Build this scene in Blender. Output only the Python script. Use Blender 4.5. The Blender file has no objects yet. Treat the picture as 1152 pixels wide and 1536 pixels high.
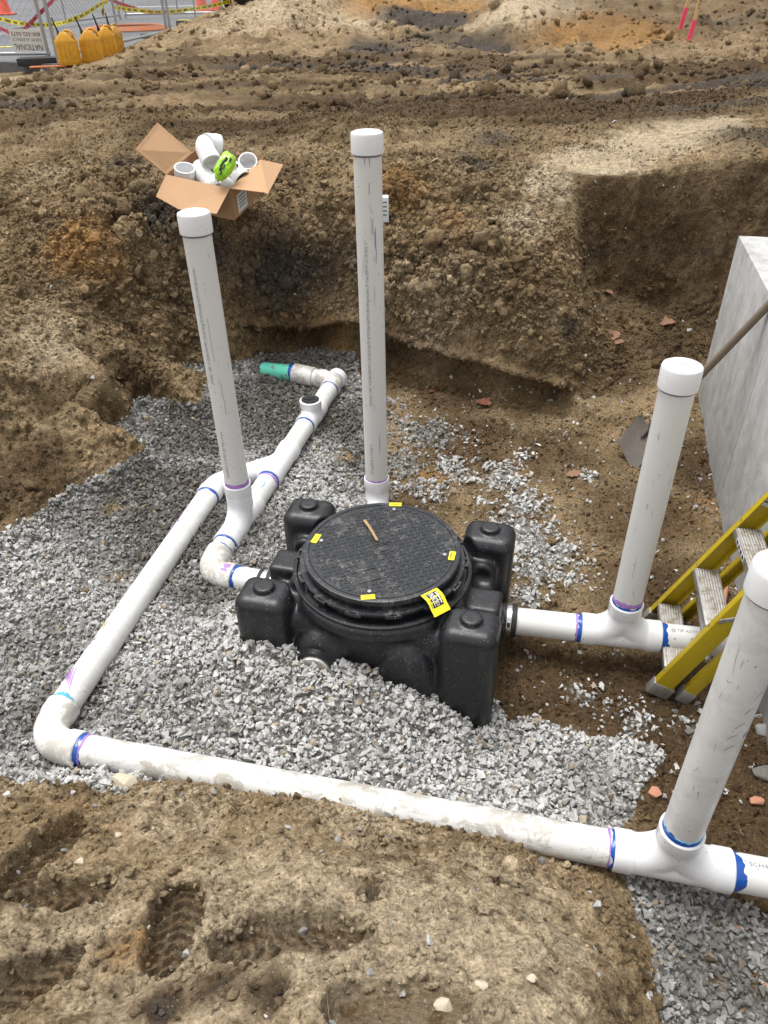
import bpy, bmesh, math, random
import numpy as np
from mathutils import Vector, Matrix
from mathutils.geometry import delaunay_2d_cdt

random.seed(7)
RS = np.random.RandomState(11)
sc = bpy.context.scene
COL = sc.collection

# ------------------------------------------------------------------ camera
F, CX, CY, CAMH = 1130.0, 576.0, 768.0, 2.22
PITCH = math.radians(36.3)
ROLL = math.atan2(34, 1540)
FW = np.array([0, math.cos(PITCH), -math.sin(PITCH)])
_up0 = np.array([0, math.sin(PITCH), math.cos(PITCH)])
_rt0 = np.array([1.0, 0, 0])
RT = math.cos(ROLL) * _rt0 - math.sin(ROLL) * _up0
UP = math.cos(ROLL) * _up0 + math.sin(ROLL) * _rt0
CAMP = np.array([0, 0, CAMH])
cam = bpy.data.cameras.new('camera')
cam.sensor_fit = 'VERTICAL'
cam.sensor_height = 36.0
cam.lens = F / 1536.0 * 36.0
cam.clip_start = 0.05
cam.clip_end = 2000
camo = bpy.data.objects.new('camera', cam)
COL.objects.link(camo)
m = Matrix.Identity(4)
for i in range(3):
    m[i][0], m[i][1], m[i][2] = RT[i], UP[i], -FW[i]
m[0][3], m[1][3], m[2][3] = 0, 0, CAMH
camo.matrix_world = m
sc.camera = camo

# ------------------------------------------------------------------ light: overcast daylight
SUN_EL, SUN_AZ = math.radians(76), math.radians(-50)   # azimuth from +y towards +x
world = bpy.data.worlds.new('World')
sc.world = world
world.use_nodes = True
wn = world.node_tree
for n in list(wn.nodes):
    wn.nodes.remove(n)
wo = wn.nodes.new('ShaderNodeOutputWorld')
bg = wn.nodes.new('ShaderNodeBackground')
sky = wn.nodes.new('ShaderNodeTexSky')
sky.sky_type = 'NISHITA'
sky.sun_disc = False
sky.sun_elevation = SUN_EL
sky.sun_rotation = SUN_AZ
sky.dust_density = 4.0
sky.air_density = 1.0
hs = wn.nodes.new('ShaderNodeHueSaturation')     # grey cloud cover instead of clear blue
hs.inputs['Saturation'].default_value = 0.07
wn.links.new(sky.outputs[0], hs.inputs['Color'])
wn.links.new(hs.outputs[0], bg.inputs['Color'])
bg.inputs['Strength'].default_value = 0.15
wn.links.new(bg.outputs[0], wo.inputs[0])
sun = bpy.data.lights.new('sun', 'SUN')
sun.energy = 1.4
sun.angle = math.radians(32)
sun.color = (1.0, 0.975, 0.94)
suno = bpy.data.objects.new('sun', sun)
COL.objects.link(suno)
sd = Vector((math.cos(SUN_EL) * math.sin(SUN_AZ), math.cos(SUN_EL) * math.cos(SUN_AZ), math.sin(SUN_EL)))
suno.rotation_euler = sd.to_track_quat('Z', 'Y').to_euler()
suno.location = (0, 0, 30)
sc.view_settings.view_transform = 'Standard'
sc.view_settings.look = 'None'
sc.view_settings.gamma = 1
sc.view_settings.use_curve_mapping = False
sc.view_settings.exposure = 0.80
sc.render.engine = 'CYCLES'
sc.cycles.use_denoising = True
sc.cycles.max_bounces = 6

# ------------------------------------------------------------------ helpers
def ray(x, y):
    return FW + RT * (x - CX) / F - UP * (y - CY) / F
def at(x, y, z):
    """the place at height z seen at that spot of the photograph"""
    d = ray(x, y)
    return CAMP + d * (z - CAMH) / d[2]
def atY(x, y, Y):
    d = ray(x, y)
    return CAMP + d * Y / d[1]

def tag(o, label=None, cat=None, group=None, kind=None):
    if label: o['label'] = label
    if cat: o['category'] = cat
    if group: o['group'] = group
    if kind: o['kind'] = kind
    return o
def empty(name, loc=(0, 0, 0), label=None, cat=None, group=None):
    o = bpy.data.objects.new(name, None)
    o.empty_display_size = 0.05
    COL.objects.link(o)
    o.location = Vector([float(v) for v in loc])
    return tag(o, label, cat, group)
def link(name, me, mat=None, parent=None, smooth=True):
    if mat is not None:
        me.materials.clear()
        for mm in (mat if isinstance(mat, (list, tuple)) else [mat]):
            me.materials.append(mm)
    o = bpy.data.objects.new(name, me)
    COL.objects.link(o)
    if parent is not None:
        o.parent = parent
        w = Vector((0, 0, 0))
        p = parent
        while p is not None:
            w += p.location
            p = p.parent
        o.location = -w           # children are modelled in world space
    if smooth:
        me.shade_smooth()
    return o
def npmesh(name, V, Fc, flat=False):
    """V (n,3); Fc (m,k) faces of equal size"""
    me = bpy.data.meshes.new(name)
    V = np.ascontiguousarray(V, dtype=np.float32)
    Fc = np.ascontiguousarray(Fc, dtype=np.int32)
    k = Fc.shape[1]
    me.vertices.add(len(V)); me.vertices.foreach_set('co', V.ravel())
    me.loops.add(Fc.size); me.loops.foreach_set('vertex_index', Fc.ravel())
    me.polygons.add(len(Fc))
    me.polygons.foreach_set('loop_start', np.arange(0, Fc.size, k, dtype=np.int32))
    me.polygons.foreach_set('loop_total', np.full(len(Fc), k, dtype=np.int32))
    me.update(calc_edges=True)
    me.validate()
    if flat: me.shade_flat()
    return me
def attr(me, name, arr, domain='POINT'):
    a = me.attributes.new(name, 'FLOAT', domain)
    a.data.foreach_set('value', np.ascontiguousarray(arr, dtype=np.float32))
def pmesh(name, V, Fc):
    me = bpy.data.meshes.new(name)
    me.from_pydata([tuple(float(c) for c in v) for v in V], [], [list(map(int, f)) for f in Fc])
    me.update()
    return me
def join_parts(parts):
    V, Fs, n = [], [], 0
    for v, f in parts:
        V += [tuple(float(c) for c in p) for p in v]
        Fs += [[int(i) + n for i in q] for q in f]
        n += len(v)
    return V, Fs
def bm_mesh(name, bm):
    me = bpy.data.meshes.new(name)
    bmesh.ops.recalc_face_normals(bm, faces=bm.faces)
    bm.to_mesh(me); bm.free()
    return me
def frame_of(d):
    d = np.asarray(d, float); d = d / np.linalg.norm(d)
    a = np.array([0, 0, 1.0]) if abs(d[2]) < .9 else np.array([1.0, 0, 0])
    u = np.cross(a, d); u /= np.linalg.norm(u)
    return d, u, np.cross(d, u)
def sweep(path, radii, seg=28, cap=True, close=False):
    """round tube along a path with a radius per point (parallel transport)"""
    P = [np.asarray(p, float) for p in path]
    n = len(P)
    T = []
    for i in range(n):
        j0, j1 = i, i
        a = None
        k = 1
        while a is None or np.linalg.norm(a) < 1e-6:
            a = P[min(n - 1, i + k)] - P[max(0, i - k)]
            k += 1
        a = a / np.linalg.norm(a)
        if T and np.dot(a, T[-1]) < 0 and np.dot(a, T[0]) < -.5: a = -a
        T.append(a)
    _, u, v = frame_of(T[0])
    V, Fc = [], []
    for i in range(n):
        t = T[i]
        u = u - t * np.dot(u, t); u /= np.linalg.norm(u)
        v = np.cross(t, u)
        for k in range(seg):
            a = 2 * math.pi * k / seg
            V.append(P[i] + radii[i] * (math.cos(a) * u + math.sin(a) * v))
    for i in range(n - 1):
        for k in range(seg):
            k2 = (k + 1) % seg
            Fc.append([i * seg + k, i * seg + k2, (i + 1) * seg + k2, (i + 1) * seg + k])
    if cap:
        Fc.append([k for k in range(seg)][::-1])
        Fc.append([(n - 1) * seg + k for k in range(seg)])
    return V, Fc
def tube(p0, p1, r, seg=10, r1=None):
    return sweep([p0, p1], [r, r if r1 is None else r1], seg)
def box_vf(c, ex, ey, ez):
    """box from centre and half-axis vectors"""
    c, ex, ey, ez = [np.asarray(a, float) for a in (c, ex, ey, ez)]
    V = [c + sx * ex + sy * ey + sz * ez for sz in (-1, 1) for sy in (-1, 1) for sx in (-1, 1)]
    Fc = [[0, 2, 3, 1], [4, 5, 7, 6], [0, 1, 5, 4], [2, 6, 7, 3], [0, 4, 6, 2], [1, 3, 7, 5]]
    return V, Fc
def vf_obj(name, parts, mat, parent=None, smooth=False, bevel=0.0, bseg=2, angle=35):
    if isinstance(parts, tuple): parts = [parts]
    V, Fc = join_parts(parts)
    me = pmesh(name, V, Fc)
    bm = bmesh.new(); bm.from_mesh(me)
    bmesh.ops.recalc_face_normals(bm, faces=bm.faces)
    if bevel > 0:
        es = [e for e in bm.edges if len(e.link_faces) == 2 and e.calc_face_angle(0) > math.radians(30)]
        bmesh.ops.bevel(bm, geom=es, offset=bevel, segments=bseg, profile=.5, affect='EDGES', clamp_overlap=True)
    bm.to_mesh(me); bm.free()
    o = link(name, me, mat, parent, smooth=False)
    if smooth or bevel > 0:
        me.shade_smooth()
        me.set_sharp_from_angle(angle=math.radians(angle))
    return o

# ---- numpy noise
_perm = np.random.RandomState(3).permutation(256).astype(np.int32)
_perm = np.concatenate([_perm, _perm, _perm])
_grad = np.random.RandomState(4).normal(size=(256, 3)); _grad /= np.linalg.norm(_grad, axis=1)[:, None]
def perlin(P):
    P = np.asarray(P, float)
    I = np.floor(P).astype(np.int64); f = P - I
    I &= 255
    w = f * f * f * (f * (f * 6 - 15) + 10)
    out = np.zeros(len(P))
    for dx in (0, 1):
        wx = w[:, 0] if dx else 1 - w[:, 0]
        for dy in (0, 1):
            wy = w[:, 1] if dy else 1 - w[:, 1]
            for dz in (0, 1):
                wz = w[:, 2] if dz else 1 - w[:, 2]
                h = _perm[_perm[_perm[(I[:, 0] + dx) & 255] + ((I[:, 1] + dy) & 255)] + ((I[:, 2] + dz) & 255)]
                g = _grad[h]
                out += wx * wy * wz * (g[:, 0] * (f[:, 0] - dx) + g[:, 1] * (f[:, 1] - dy) + g[:, 2] * (f[:, 2] - dz))
    return out * 1.5
def fbm(P, freq, octv=4, gain=.5, off=0.0):
    P = np.asarray(P, float)
    s, a, t = np.zeros(len(P)), 1.0, 0.0
    for o in range(octv):
        s += a * perlin(P * freq + off + 17.3 * o); t += a
        a *= gain; freq *= 2.03
    return s / t
_jit = np.random.RandomState(5).rand(256, 3)
def worley(P, freq, off=0.0):
    """distance to the nearest jittered point, 0 at a lump's top"""
    P = np.asarray(P, float) * freq + off
    I = np.floor(P).astype(np.int64)
    best = np.full(len(P), 9.0)
    for dx in (-1, 0, 1):
        for dy in (-1, 0, 1):
            for dz in (-1, 0, 1):
                J = I + (dx, dy, dz)
                h = _perm[_perm[_perm[J[:, 0] & 255] + (J[:, 1] & 255)] + (J[:, 2] & 255)]
                d = J + _jit[h] - P
                best = np.minimum(best, (d * d).sum(1))
    return np.sqrt(best)
def smooth(a, b, x):
    t = np.clip((x - a) / (b - a), 0, 1)
    return t * t * (3 - 2 * t)

# ---- signed distance meshing (surface nets) for moulded shapes
def surface_nets(fn, lo, hi, h):
    lo, hi = np.array(lo, float), np.array(hi, float)
    n = np.ceil((hi - lo) / h).astype(int) + 1
    ax = [lo[i] + h * np.arange(n[i]) for i in range(3)]
    X, Y, Z = np.meshgrid(*ax, indexing='ij')
    D = fn(X, Y, Z)
    S = D < 0
    c = [D[i:n[0] - 1 + i, j:n[1] - 1 + j, k:n[2] - 1 + k] for i in (0, 1) for j in (0, 1) for k in (0, 1)]
    cnt = sum((q < 0).astype(int) for q in c)
    act = (cnt > 0) & (cnt < 8)
    idx = -np.ones(act.shape, int)
    ii = np.argwhere(act)
    idx[act] = np.arange(len(ii))
    acc = np.zeros((len(ii), 3)); num = np.zeros(len(ii))
    corner = [(i, j, k) for i in (0, 1) for j in (0, 1) for k in (0, 1)]
    vals = [q[act] for q in c]
    for a in range(8):
        for b in range(a + 1, 8):
            if sum(abs(corner[a][q] - corner[b][q]) for q in range(3)) != 1: continue
            va, vb = vals[a], vals[b]
            mk = (va < 0) != (vb < 0)
            t = np.where(mk, va / np.where(mk, va - vb, 1), 0)
            p = np.array(corner[a]) + t[:, None] * (np.array(corner[b]) - np.array(corner[a]))
            acc += np.where(mk[:, None], p, 0); num += mk
    V = lo + h * (ii + acc / num[:, None])
    quads = []
    for axis in range(3):
        sl0 = [slice(None)] * 3; sl1 = [slice(None)] * 3
        sl0[axis] = slice(0, -1); sl1[axis] = slice(1, None)
        A, B = S[tuple(sl0)], S[tuple(sl1)]
        e = np.argwhere(A != B)
        o1, o2 = [q for q in range(3) if q != axis]
        ok = (e[:, o1] > 0) & (e[:, o2] > 0) & (e[:, o1] < n[o1] - 1) & (e[:, o2] < n[o2] - 1)
        e = e[ok]
        fl = A[tuple(e.T)]
        def cell(d1, d2):
            q = e.copy(); q[:, o1] -= d1; q[:, o2] -= d2
            return idx[tuple(q.T)]
        Q = np.stack([cell(1, 1), cell(0, 1), cell(0, 0), cell(1, 0)], 1)
        if axis == 1: fl = ~fl
        Q = np.where(fl[:, None], Q, Q[:, ::-1])
        quads.append(Q)
    return V, np.concatenate(quads)
def s_box(X, Y, Z, c, hf, r):
    q = [np.abs(a - b) - h + r for a, b, h in zip((X, Y, Z), c, hf)]
    return np.sqrt(sum(np.maximum(a, 0) ** 2 for a in q)) + np.minimum(np.maximum(np.maximum(q[0], q[1]), q[2]), 0) - r
def s_cylz(X, Y, Z, c, rad, z0, z1, r):
    q0 = np.hypot(X - c[0], Y - c[1]) - rad + r
    q1 = np.abs(Z - (z0 + z1) / 2) - (z1 - z0) / 2 + r
    return np.sqrt(np.maximum(q0, 0) ** 2 + np.maximum(q1, 0) ** 2) + np.minimum(np.maximum(q0, q1), 0) - r
def s_min(a, b, k):
    h = np.clip(.5 + .5 * (b - a) / k, 0, 1)
    return b + (a - b) * h - k * h * (1 - h)
def s_sub(a, b, k):
    return -s_min(-a, b, k)

# ------------------------------------------------------------------ materials
def newmat(name):
    mt = bpy.data.materials.new(name)
    mt.use_nodes = True
    nt = mt.node_tree
    bs = nt.nodes['Principled BSDF']
    return mt, nt, bs
def N(nt, t, **kw):
    n = nt.nodes.new(t)
    for k, v in kw.items():
        setattr(n, k, v)
    return n
def noise_node(nt, scale, detail=6, rough=.6, vec=None, dist=0.0):
    n = N(nt, 'ShaderNodeTexNoise')
    n.inputs['Scale'].default_value = scale
    n.inputs['Detail'].default_value = detail
    n.inputs['Roughness'].default_value = rough
    n.inputs['Distortion'].default_value = dist
    if vec is not None: nt.links.new(vec, n.inputs['Vector'])
    return n.outputs['Fac']
def ramp(nt, fac, stops):
    r = N(nt, 'ShaderNodeValToRGB')
    e = r.color_ramp.elements
    while len(e) < len(stops): e.new(.5)
    for q, (p, c) in zip(e, stops):
        q.position = p
        q.color = (c, c, c, 1) if isinstance(c, (int, float)) else (*c, 1)
    nt.links.new(fac, r.inputs[0])
    return r.outputs[0]
def mixc(nt, fac, a, b, mode='MIX'):
    n = N(nt, 'ShaderNodeMix', data_type='RGBA', blend_type=mode)
    for sock, v in ((n.inputs[0], fac), (n.inputs[6], a), (n.inputs[7], b)):
        if isinstance(v, (int, float)): sock.default_value = v
        elif isinstance(v, tuple): sock.default_value = (*v, 1)
        else: nt.links.new(v, sock)
    return n.outputs[2]
def mth(nt, op, a, b=0.0, clamp=False):
    n = N(nt, 'ShaderNodeMath', operation=op, use_clamp=clamp)
    for i, v in ((0, a), (1, b)):
        if isinstance(v, (int, float)): n.inputs[i].default_value = v
        else: nt.links.new(v, n.inputs[i])
    return n.outputs[0]
def attr_node(nt, name):
    n = N(nt, 'ShaderNodeAttribute', attribute_name=name)
    return n.outputs['Fac']
def bump(nt, bs, h, strength, dist, chain=None):
    b = N(nt, 'ShaderNodeBump')
    b.inputs['Strength'].default_value = strength
    b.inputs['Distance'].default_value = dist
    nt.links.new(h, b.inputs['Height'])
    if chain is not None: nt.links.new(chain, b.inputs['Normal'])
    nt.links.new(b.outputs[0], bs.inputs['Normal'])
    return b.outputs[0]
def objvec(nt):
    return N(nt, 'ShaderNodeTexCoord').outputs['Object']

def simple(name, col, rough=.5, metal=0.0, var=.15, vscale=30, bumps=0.0, bscale=120, dirt=None, dscale=7, dthr=(.55, .75), spec=.5):
    mt, nt, bs = newmat(name)
    v = objvec(nt)
    n = noise_node(nt, vscale, 6, .65, v)
    c = mixc(nt, n, tuple(x * (1 - var) for x in col), tuple(min(1, x * (1 + var)) for x in col))
    if dirt:
        d = ramp(nt, noise_node(nt, dscale, 9, .7, v), [(dthr[0], 0.0), (dthr[1], 1.0)])
        c = mixc(nt, d, c, dirt)
    nt.links.new(c, bs.inputs['Base Color'])
    bs.inputs['Roughness'].default_value = rough
    bs.inputs['Metallic'].default_value = metal
    bs.inputs['Specular IOR Level'].default_value = spec
    if bumps > 0:
        bump(nt, bs, noise_node(nt, bscale, 4, .6, v), bumps, .002)
    return mt

def soil_material(inst=False):
    mt, nt, bs = newmat('soil_crumb' if inst else 'soil')
    def attr_node(nt, name):
        n = N(nt, 'ShaderNodeAttribute', attribute_name=name)
        if inst: n.attribute_type = 'INSTANCER'
        return n.outputs['Fac']
    v = N(nt, 'ShaderNodeNewGeometry').outputs['Position']
    n1 = noise_node(nt, 2.6, 7, .62, v)
    n2 = noise_node(nt, 19, 9, .72, v)
    n3 = noise_node(nt, 95, 6, .7, v)
    n4 = noise_node(nt, 340, 3, .6, v)
    base = ramp(nt, n1, [(.32, (.135, .088, .044)), (.46, (.235, .164, .086)), (.58, (.325, .236, .134)), (.72, (.265, .168, .078))])
    def masked(c, name, col, amp=.8):
        a = attr_node(nt, name)
        j = mth(nt, 'MULTIPLY', mth(nt, 'SUBTRACT', n2, .5), amp * 1.6)
        k = mth(nt, 'ADD', a, j)
        k = ramp(nt, k, [(.14, 0.0), (.56, 1.0)])
        k = mth(nt, 'MULTIPLY', k, mth(nt, 'MULTIPLY', a, 3.0, True))
        return mixc(nt, k, c, col)
    c = masked(base, 'pale', (.455, .362, .240))
    c = masked(c, 'orange', (.330, .185, .068))
    c = masked(c, 'moist', (.098, .060, .027))
    c = masked(c, 'dark', (.070, .057, .045))
    c = masked(c, 'grav', (.27, .262, .245), .4)
    sh = ramp(nt, n2, [(.32, .48), (.5, .95), (.70, 1.35)])
    c = mixc(nt, 1.0, c, sh, 'MULTIPLY')
    sh3 = ramp(nt, n3, [(.36, .50), (.5, 1.0), (.64, 1.45)])
    c = mixc(nt, .9, c, sh3, 'MULTIPLY')
    # pale grit
    vo = N(nt, 'ShaderNodeTexVoronoi', feature='F1')
    vo.inputs['Scale'].default_value = 150
    nt.links.new(v, vo.inputs['Vector'])
    cellr = N(nt, 'ShaderNodeSeparateColor')
    nt.links.new(vo.outputs['Color'], cellr.inputs[0])
    sel = mth(nt, 'GREATER_THAN', cellr.outputs[0], .80)
    grit = mth(nt, 'MULTIPLY', ramp(nt, vo.outputs['Distance'], [(.22, 1.0), (.34, 0.0)]), sel)
    gcol = ramp(nt, cellr.outputs[1], [(0, (.12, .1, .085)), (.45, (.32, .24, .15)), (1, (.52, .46, .38))])
    c = mixc(nt, mth(nt, 'MULTIPLY', grit, .75), c, gcol)
    tone = attr_node(nt, 'tone')
    c = mixc(nt, 1.0, c, ramp(nt, tone, [(0, .62), (.5, 1.0), (1, 1.45)]), 'MULTIPLY')
    nt.links.new(c, bs.inputs['Base Color'])
    wet = attr_node(nt, 'wet')
    nt.links.new(mth(nt, 'SUBTRACT', .95, mth(nt, 'MULTIPLY', wet, .45)), bs.inputs['Roughness'])
    bs.inputs['Specular IOR Level'].default_value = .25
    b1 = bump(nt, bs, n2, .8, .03)
    b2 = bump(nt, bs, n3, 1.0, .012, b1)
    b3 = bump(nt, bs, mth(nt, 'ADD', n4, mth(nt, 'MULTIPLY', grit, .7)), .7, .003, b2)
    return mt

def gravel_material():
    mt, nt, bs = newmat('crushed_stone')
    v = objvec(nt)
    tone = attr_node(nt, 'tone'); dirt = attr_node(nt, 'dirt')
    c = ramp(nt, tone, [(0, (.15, .143, .13)), (.3, (.27, .265, .252)), (.7, (.43, .426, .412)), (1, (.53, .525, .51))])
    tan = mth(nt, 'GREATER_THAN', attr_node(nt, 'hue'), .962)
    c = mixc(nt, mth(nt, 'MULTIPLY', tan, .7), c, (.34, .26, .16))
    n = noise_node(nt, 130, 5, .7, v)
    c = mixc(nt, 1.0, c, ramp(nt, n, [(.3, .72), (.7, 1.18)]), 'MULTIPLY')
    n2 = noise_node(nt, 60, 4, .7, v)
    dm = mth(nt, 'MULTIPLY', dirt, ramp(nt, n2, [(.3, .45), (.62, 1.0)]), True)
    c = mixc(nt, dm, c, (.088, .079, .066))
    nt.links.new(c, bs.inputs['Base Color'])
    bs.inputs['Roughness'].default_value = .92
    bs.inputs['Specular IOR Level'].default_value = .12
    bump(nt, bs, noise_node(nt, 260, 4, .7, v), .5, .002)
    return mt

def pvc_material(name, col, dirt=.25, mud=0.0, gloss=.32):
    mt, nt, bs = newmat(name)
    v = objvec(nt)
    n = noise_node(nt, 5, 5, .6, v)
    c = mixc(nt, n, tuple(x * .96 for x in col), col)
    fine = noise_node(nt, 42, 8, .75, v, .4)
    c = mixc(nt, mth(nt, 'MULTIPLY', ramp(nt, fine, [(.60, 0.0), (.74, 1.0)]), dirt), c, (.33, .28, .21))
    # dark specks of primer and grit
    sp = N(nt, 'ShaderNodeTexVoronoi'); sp.inputs['Scale'].default_value = 75
    nt.links.new(v, sp.inputs['Vector'])
    sc_ = N(nt, 'ShaderNodeSeparateColor'); nt.links.new(sp.outputs['Color'], sc_.inputs[0])
    k = mth(nt, 'MULTIPLY', mth(nt, 'GREATER_THAN', sc_.outputs[0], .95), ramp(nt, sp.outputs['Distance'], [(.13, 1.0), (.22, 0.0)]))
    c = mixc(nt, mth(nt, 'MULTIPLY', k, .8), c, (.12, .09, .11))
    rgh = ramp(nt, fine, [(.4, gloss), (.75, gloss + .25)])
    if mud > 0:
        mp = N(nt, 'ShaderNodeMapping'); mp.inputs['Scale'].default_value = (1.0, 1.6, 1.6)
        nt.links.new(v, mp.inputs['Vector'])
        m1 = noise_node(nt, 5.5, 10, .74, mp.outputs[0], .8)
        m2 = noise_node(nt, 30, 8, .8, v, 1.0)
        mm = mth(nt, 'ADD', mth(nt, 'MULTIPLY', m1, .7), mth(nt, 'MULTIPLY', m2, .3))
        mk = ramp(nt, mm, [(.49, 0.0), (.53, .7), (.64, 1.0)])
        mk = mth(nt, 'MULTIPLY', mk, mud)
        mudc = ramp(nt, m2, [(.35, (.20, .165, .115)), (.6, (.33, .30, .245))])
        c = mixc(nt, mk, c, mudc)
        bump(nt, bs, mk, .25, .002)
    nt.links.new(c, bs.inputs['Base Color'])
    nt.links.new(rgh, bs.inputs['Roughness'])
    return mt

def black_plastic(name, base=(.006, .0065, .0082), rough=.36, dust=.5, smear=.09):
    mt, nt, bs = newmat(name)
    v = objvec(nt)
    n = noise_node(nt, 7, 8, .7, v)
    fine = noise_node(nt, 60, 8, .75, v)
    c = mixc(nt, n, base, tuple(x * 1.9 for x in base))
    # stone dust: streaks and specks
    mp = N(nt, 'ShaderNodeMapping'); mp.inputs['Scale'].default_value = (1, 1, .22)
    nt.links.new(v, mp.inputs['Vector'])
    st = noise_node(nt, 34, 7, .75, mp.outputs[0])
    low = N(nt, 'ShaderNodeSeparateXYZ'); nt.links.new(v, low.inputs[0])
    k1 = mth(nt, 'MULTIPLY', ramp(nt, mth(nt, 'ADD', mth(nt, 'MULTIPLY', st, .6), mth(nt, 'MULTIPLY', n, .4)), [(.52, 0.0), (.68, 1.0)]), smear)
    c = mixc(nt, k1, c, (.33, .32, .30))
    vo = N(nt, 'ShaderNodeTexVoronoi'); vo.inputs['Scale'].default_value = 170
    nt.links.new(v, vo.inputs['Vector'])
    s2 = N(nt, 'ShaderNodeSeparateColor'); nt.links.new(vo.outputs['Color'], s2.inputs[0])
    dens = mth(nt, 'ADD', .955, mth(nt, 'MULTIPLY', mth(nt, 'SUBTRACT', n, .42), -.55))
    k2 = mth(nt, 'MULTIPLY', mth(nt, 'GREATER_THAN', s2.outputs[0], dens), ramp(nt, vo.outputs['Distance'], [(.16, 1.0), (.26, 0.0)]))
    c = mixc(nt, mth(nt, 'MULTIPLY', k2, dust), c, (.45, .43, .39))
    nt.links.new(c, bs.inputs['Base Color'])
    nt.links.new(ramp(nt, fine, [(.3, rough - .06), (.7, rough + .16)]), bs.inputs['Roughness'])
    bump(nt, bs, noise_node(nt, 420, 3, .5, v), .12, .001)
    return mt

M = {}
M['soil'] = soil_material()
M['soil_crumb'] = soil_material(True)
M['gravel'] = gravel_material()
M['pvc'] = pvc_material('pvc_pipe', (.68, .675, .65), .35)
M['pvc_dirty'] = pvc_material('pvc_pipe_muddy', (.64, .635, .615), .45, .92)
M['pvc_scuffed'] = pvc_material('pvc_pipe_scuffed', (.67, .67, .655), .4, .2)
M['fitting'] = pvc_material('pvc_fitting', (.74, .74, .75), .15, 0, .25)
M['fitting_dirty'] = pvc_material('pvc_fitting_muddy', (.72, .70, .67), .8, .75)
M['green_pipe'] = simple('green_sewer_pipe', (.11, .58, .43), .5, dirt=(.22, .18, .13), dscale=24, dthr=(.54, .62))
M['black_cap'] = simple('black_test_cap', (.010, .010, .011), .75, dirt=(.1, .09, .08), dthr=(.6, .8))
M['blue'] = simple('blue_cement', (.012, .075, .34), .22, var=.35, vscale=60)
M['purple'] = simple('purple_primer', (.33, .17, .46), .45, var=.4, vscale=40)
M['cyan'] = simple('light_blue_cement', (.08, .36, .62), .3, var=.3, vscale=60)
M['ink'] = simple('grey_print_ink', (.17, .17, .17), .6)
M['pencil'] = simple('pencil_line', (.2, .17, .2), .6)
M['tank'] = black_plastic('black_polyethylene', dust=.75)
M['lid'] = black_plastic('black_composite_lid', (.0085, .0095, .0115), .34, dust=.9, smear=.42)
M['sticker'] = simple('yellow_sticker', (.86, .72, .02), .35, var=.05)
M['black'] = simple('black_print', (.012, .012, .012), .5)
M['whiteprint'] = simple('white_print', (.8, .8, .78), .5)
M['steel'] = simple('stainless_steel', (.62, .62, .63), .28, 1.0, var=.1)
M['rubber'] = simple('black_rubber', (.018, .018, .019), .55)
M['concrete'] = None
M['cardboard'] = simple('cardboard', (.40, .245, .135), .85, var=.10, vscale=12, bumps=.15, bscale=40, spec=.2)
M['cardboard_in'] = simple('cardboard_inside', (.43, .265, .150), .85, var=.08, vscale=10, spec=.2)
M['paper'] = simple('white_paper_label', (.66, .68, .70), .6, var=.06)
M['lime'] = simple('lime_green_plastic', (.30, .62, .02), .3, var=.15)
M['yellow_frp'] = simple('yellow_fibreglass', (.47, .345, .012), .42, var=.14, vscale=25, dirt=(.2, .15, .06), dscale=22, dthr=(.58, .78), bumps=.1)
M['alu'] = simple('dull_aluminium', (.42, .42, .41), .45, .75, var=.2, vscale=45, dirt=(.30, .25, .19), dscale=16, dthr=(.48, .66))
M['tread'] = simple('muddy_tread', (.46, .44, .41), .6, .35, var=.3, vscale=90, dirt=(.25, .19, .12), dscale=30, dthr=(.47, .6))
M['wood_grey'] = simple('weathered_wood', (.20, .155, .115), .75, var=.25, vscale=30, bumps=.3)
M['wood_new'] = simple('lath_wood', (.58, .39, .18), .7, var=.15, vscale=25)
M['pink'] = simple('pink_marking_paint', (.85, .07, .15), .6, var=.1)
M['blade'] = simple('worn_steel_blade', (.095, .082, .068), .85, .0, var=.25, vscale=20, dirt=(.2, .15, .1), dscale=15)
M['galv'] = simple('galvanised_steel', (.40, .42, .44), .38, .8, var=.12)
M['wire'] = simple('galvanised_wire', (.33, .34, .35), .5, .5)
M['can'] = simple('yellow_can_plastic', (.68, .33, .008), .5, var=.15, vscale=12, dirt=(.36, .175, .018), dscale=9, dthr=(.40, .75))
M['can_dirty'] = simple('grimy_can_plastic', (.58, .29, .012), .5, var=.12, vscale=12, dirt=(.07, .045, .02), dscale=8, dthr=(.46, .60))
M['tape'] = simple('yellow_caution_tape', (.78, .66, .02), .4)
M['redtape'] = simple('red_danger_tape', (.42, .03, .06), .4)
M['cone'] = simple('orange_cone_plastic', (.80, .085, .03), .5)
M['orange'] = simple('orange_cord', (.62, .20, .08), .5)
M['signboard'] = simple('white_sign_board', (.68, .67, .62), .5, dirt=(.4, .36, .28), dthr=(.6, .8))
M['signred'] = simple('dark_red_letters', (.10, .012, .018), .5)
M['tarp'] = simple('black_plastic_sheet', (.014, .014, .015), .35, bumps=.5, bscale=6)
M['leaf'] = simple('dry_oak_leaf', (.19, .095, .05), .7, var=.3, vscale=60)
M['leaf_red'] = simple('dry_red_leaf', (.16, .05, .028), .6, var=.3, vscale=60)
M['brick'] = simple('broken_brick', (.38, .175, .11), .9, var=.2, vscale=60, bumps=.4)
M['rock'] = simple('pale_sandstone', (.46, .40, .30), .9, var=.2, vscale=30, bumps=.5, bscale=60)
M['twig'] = simple('brown_twig', (.36, .235, .12), .8, var=.3, vscale=80)
M['straw'] = simple('dry_roots', (.34, .26, .16), .8, var=.25)

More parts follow.
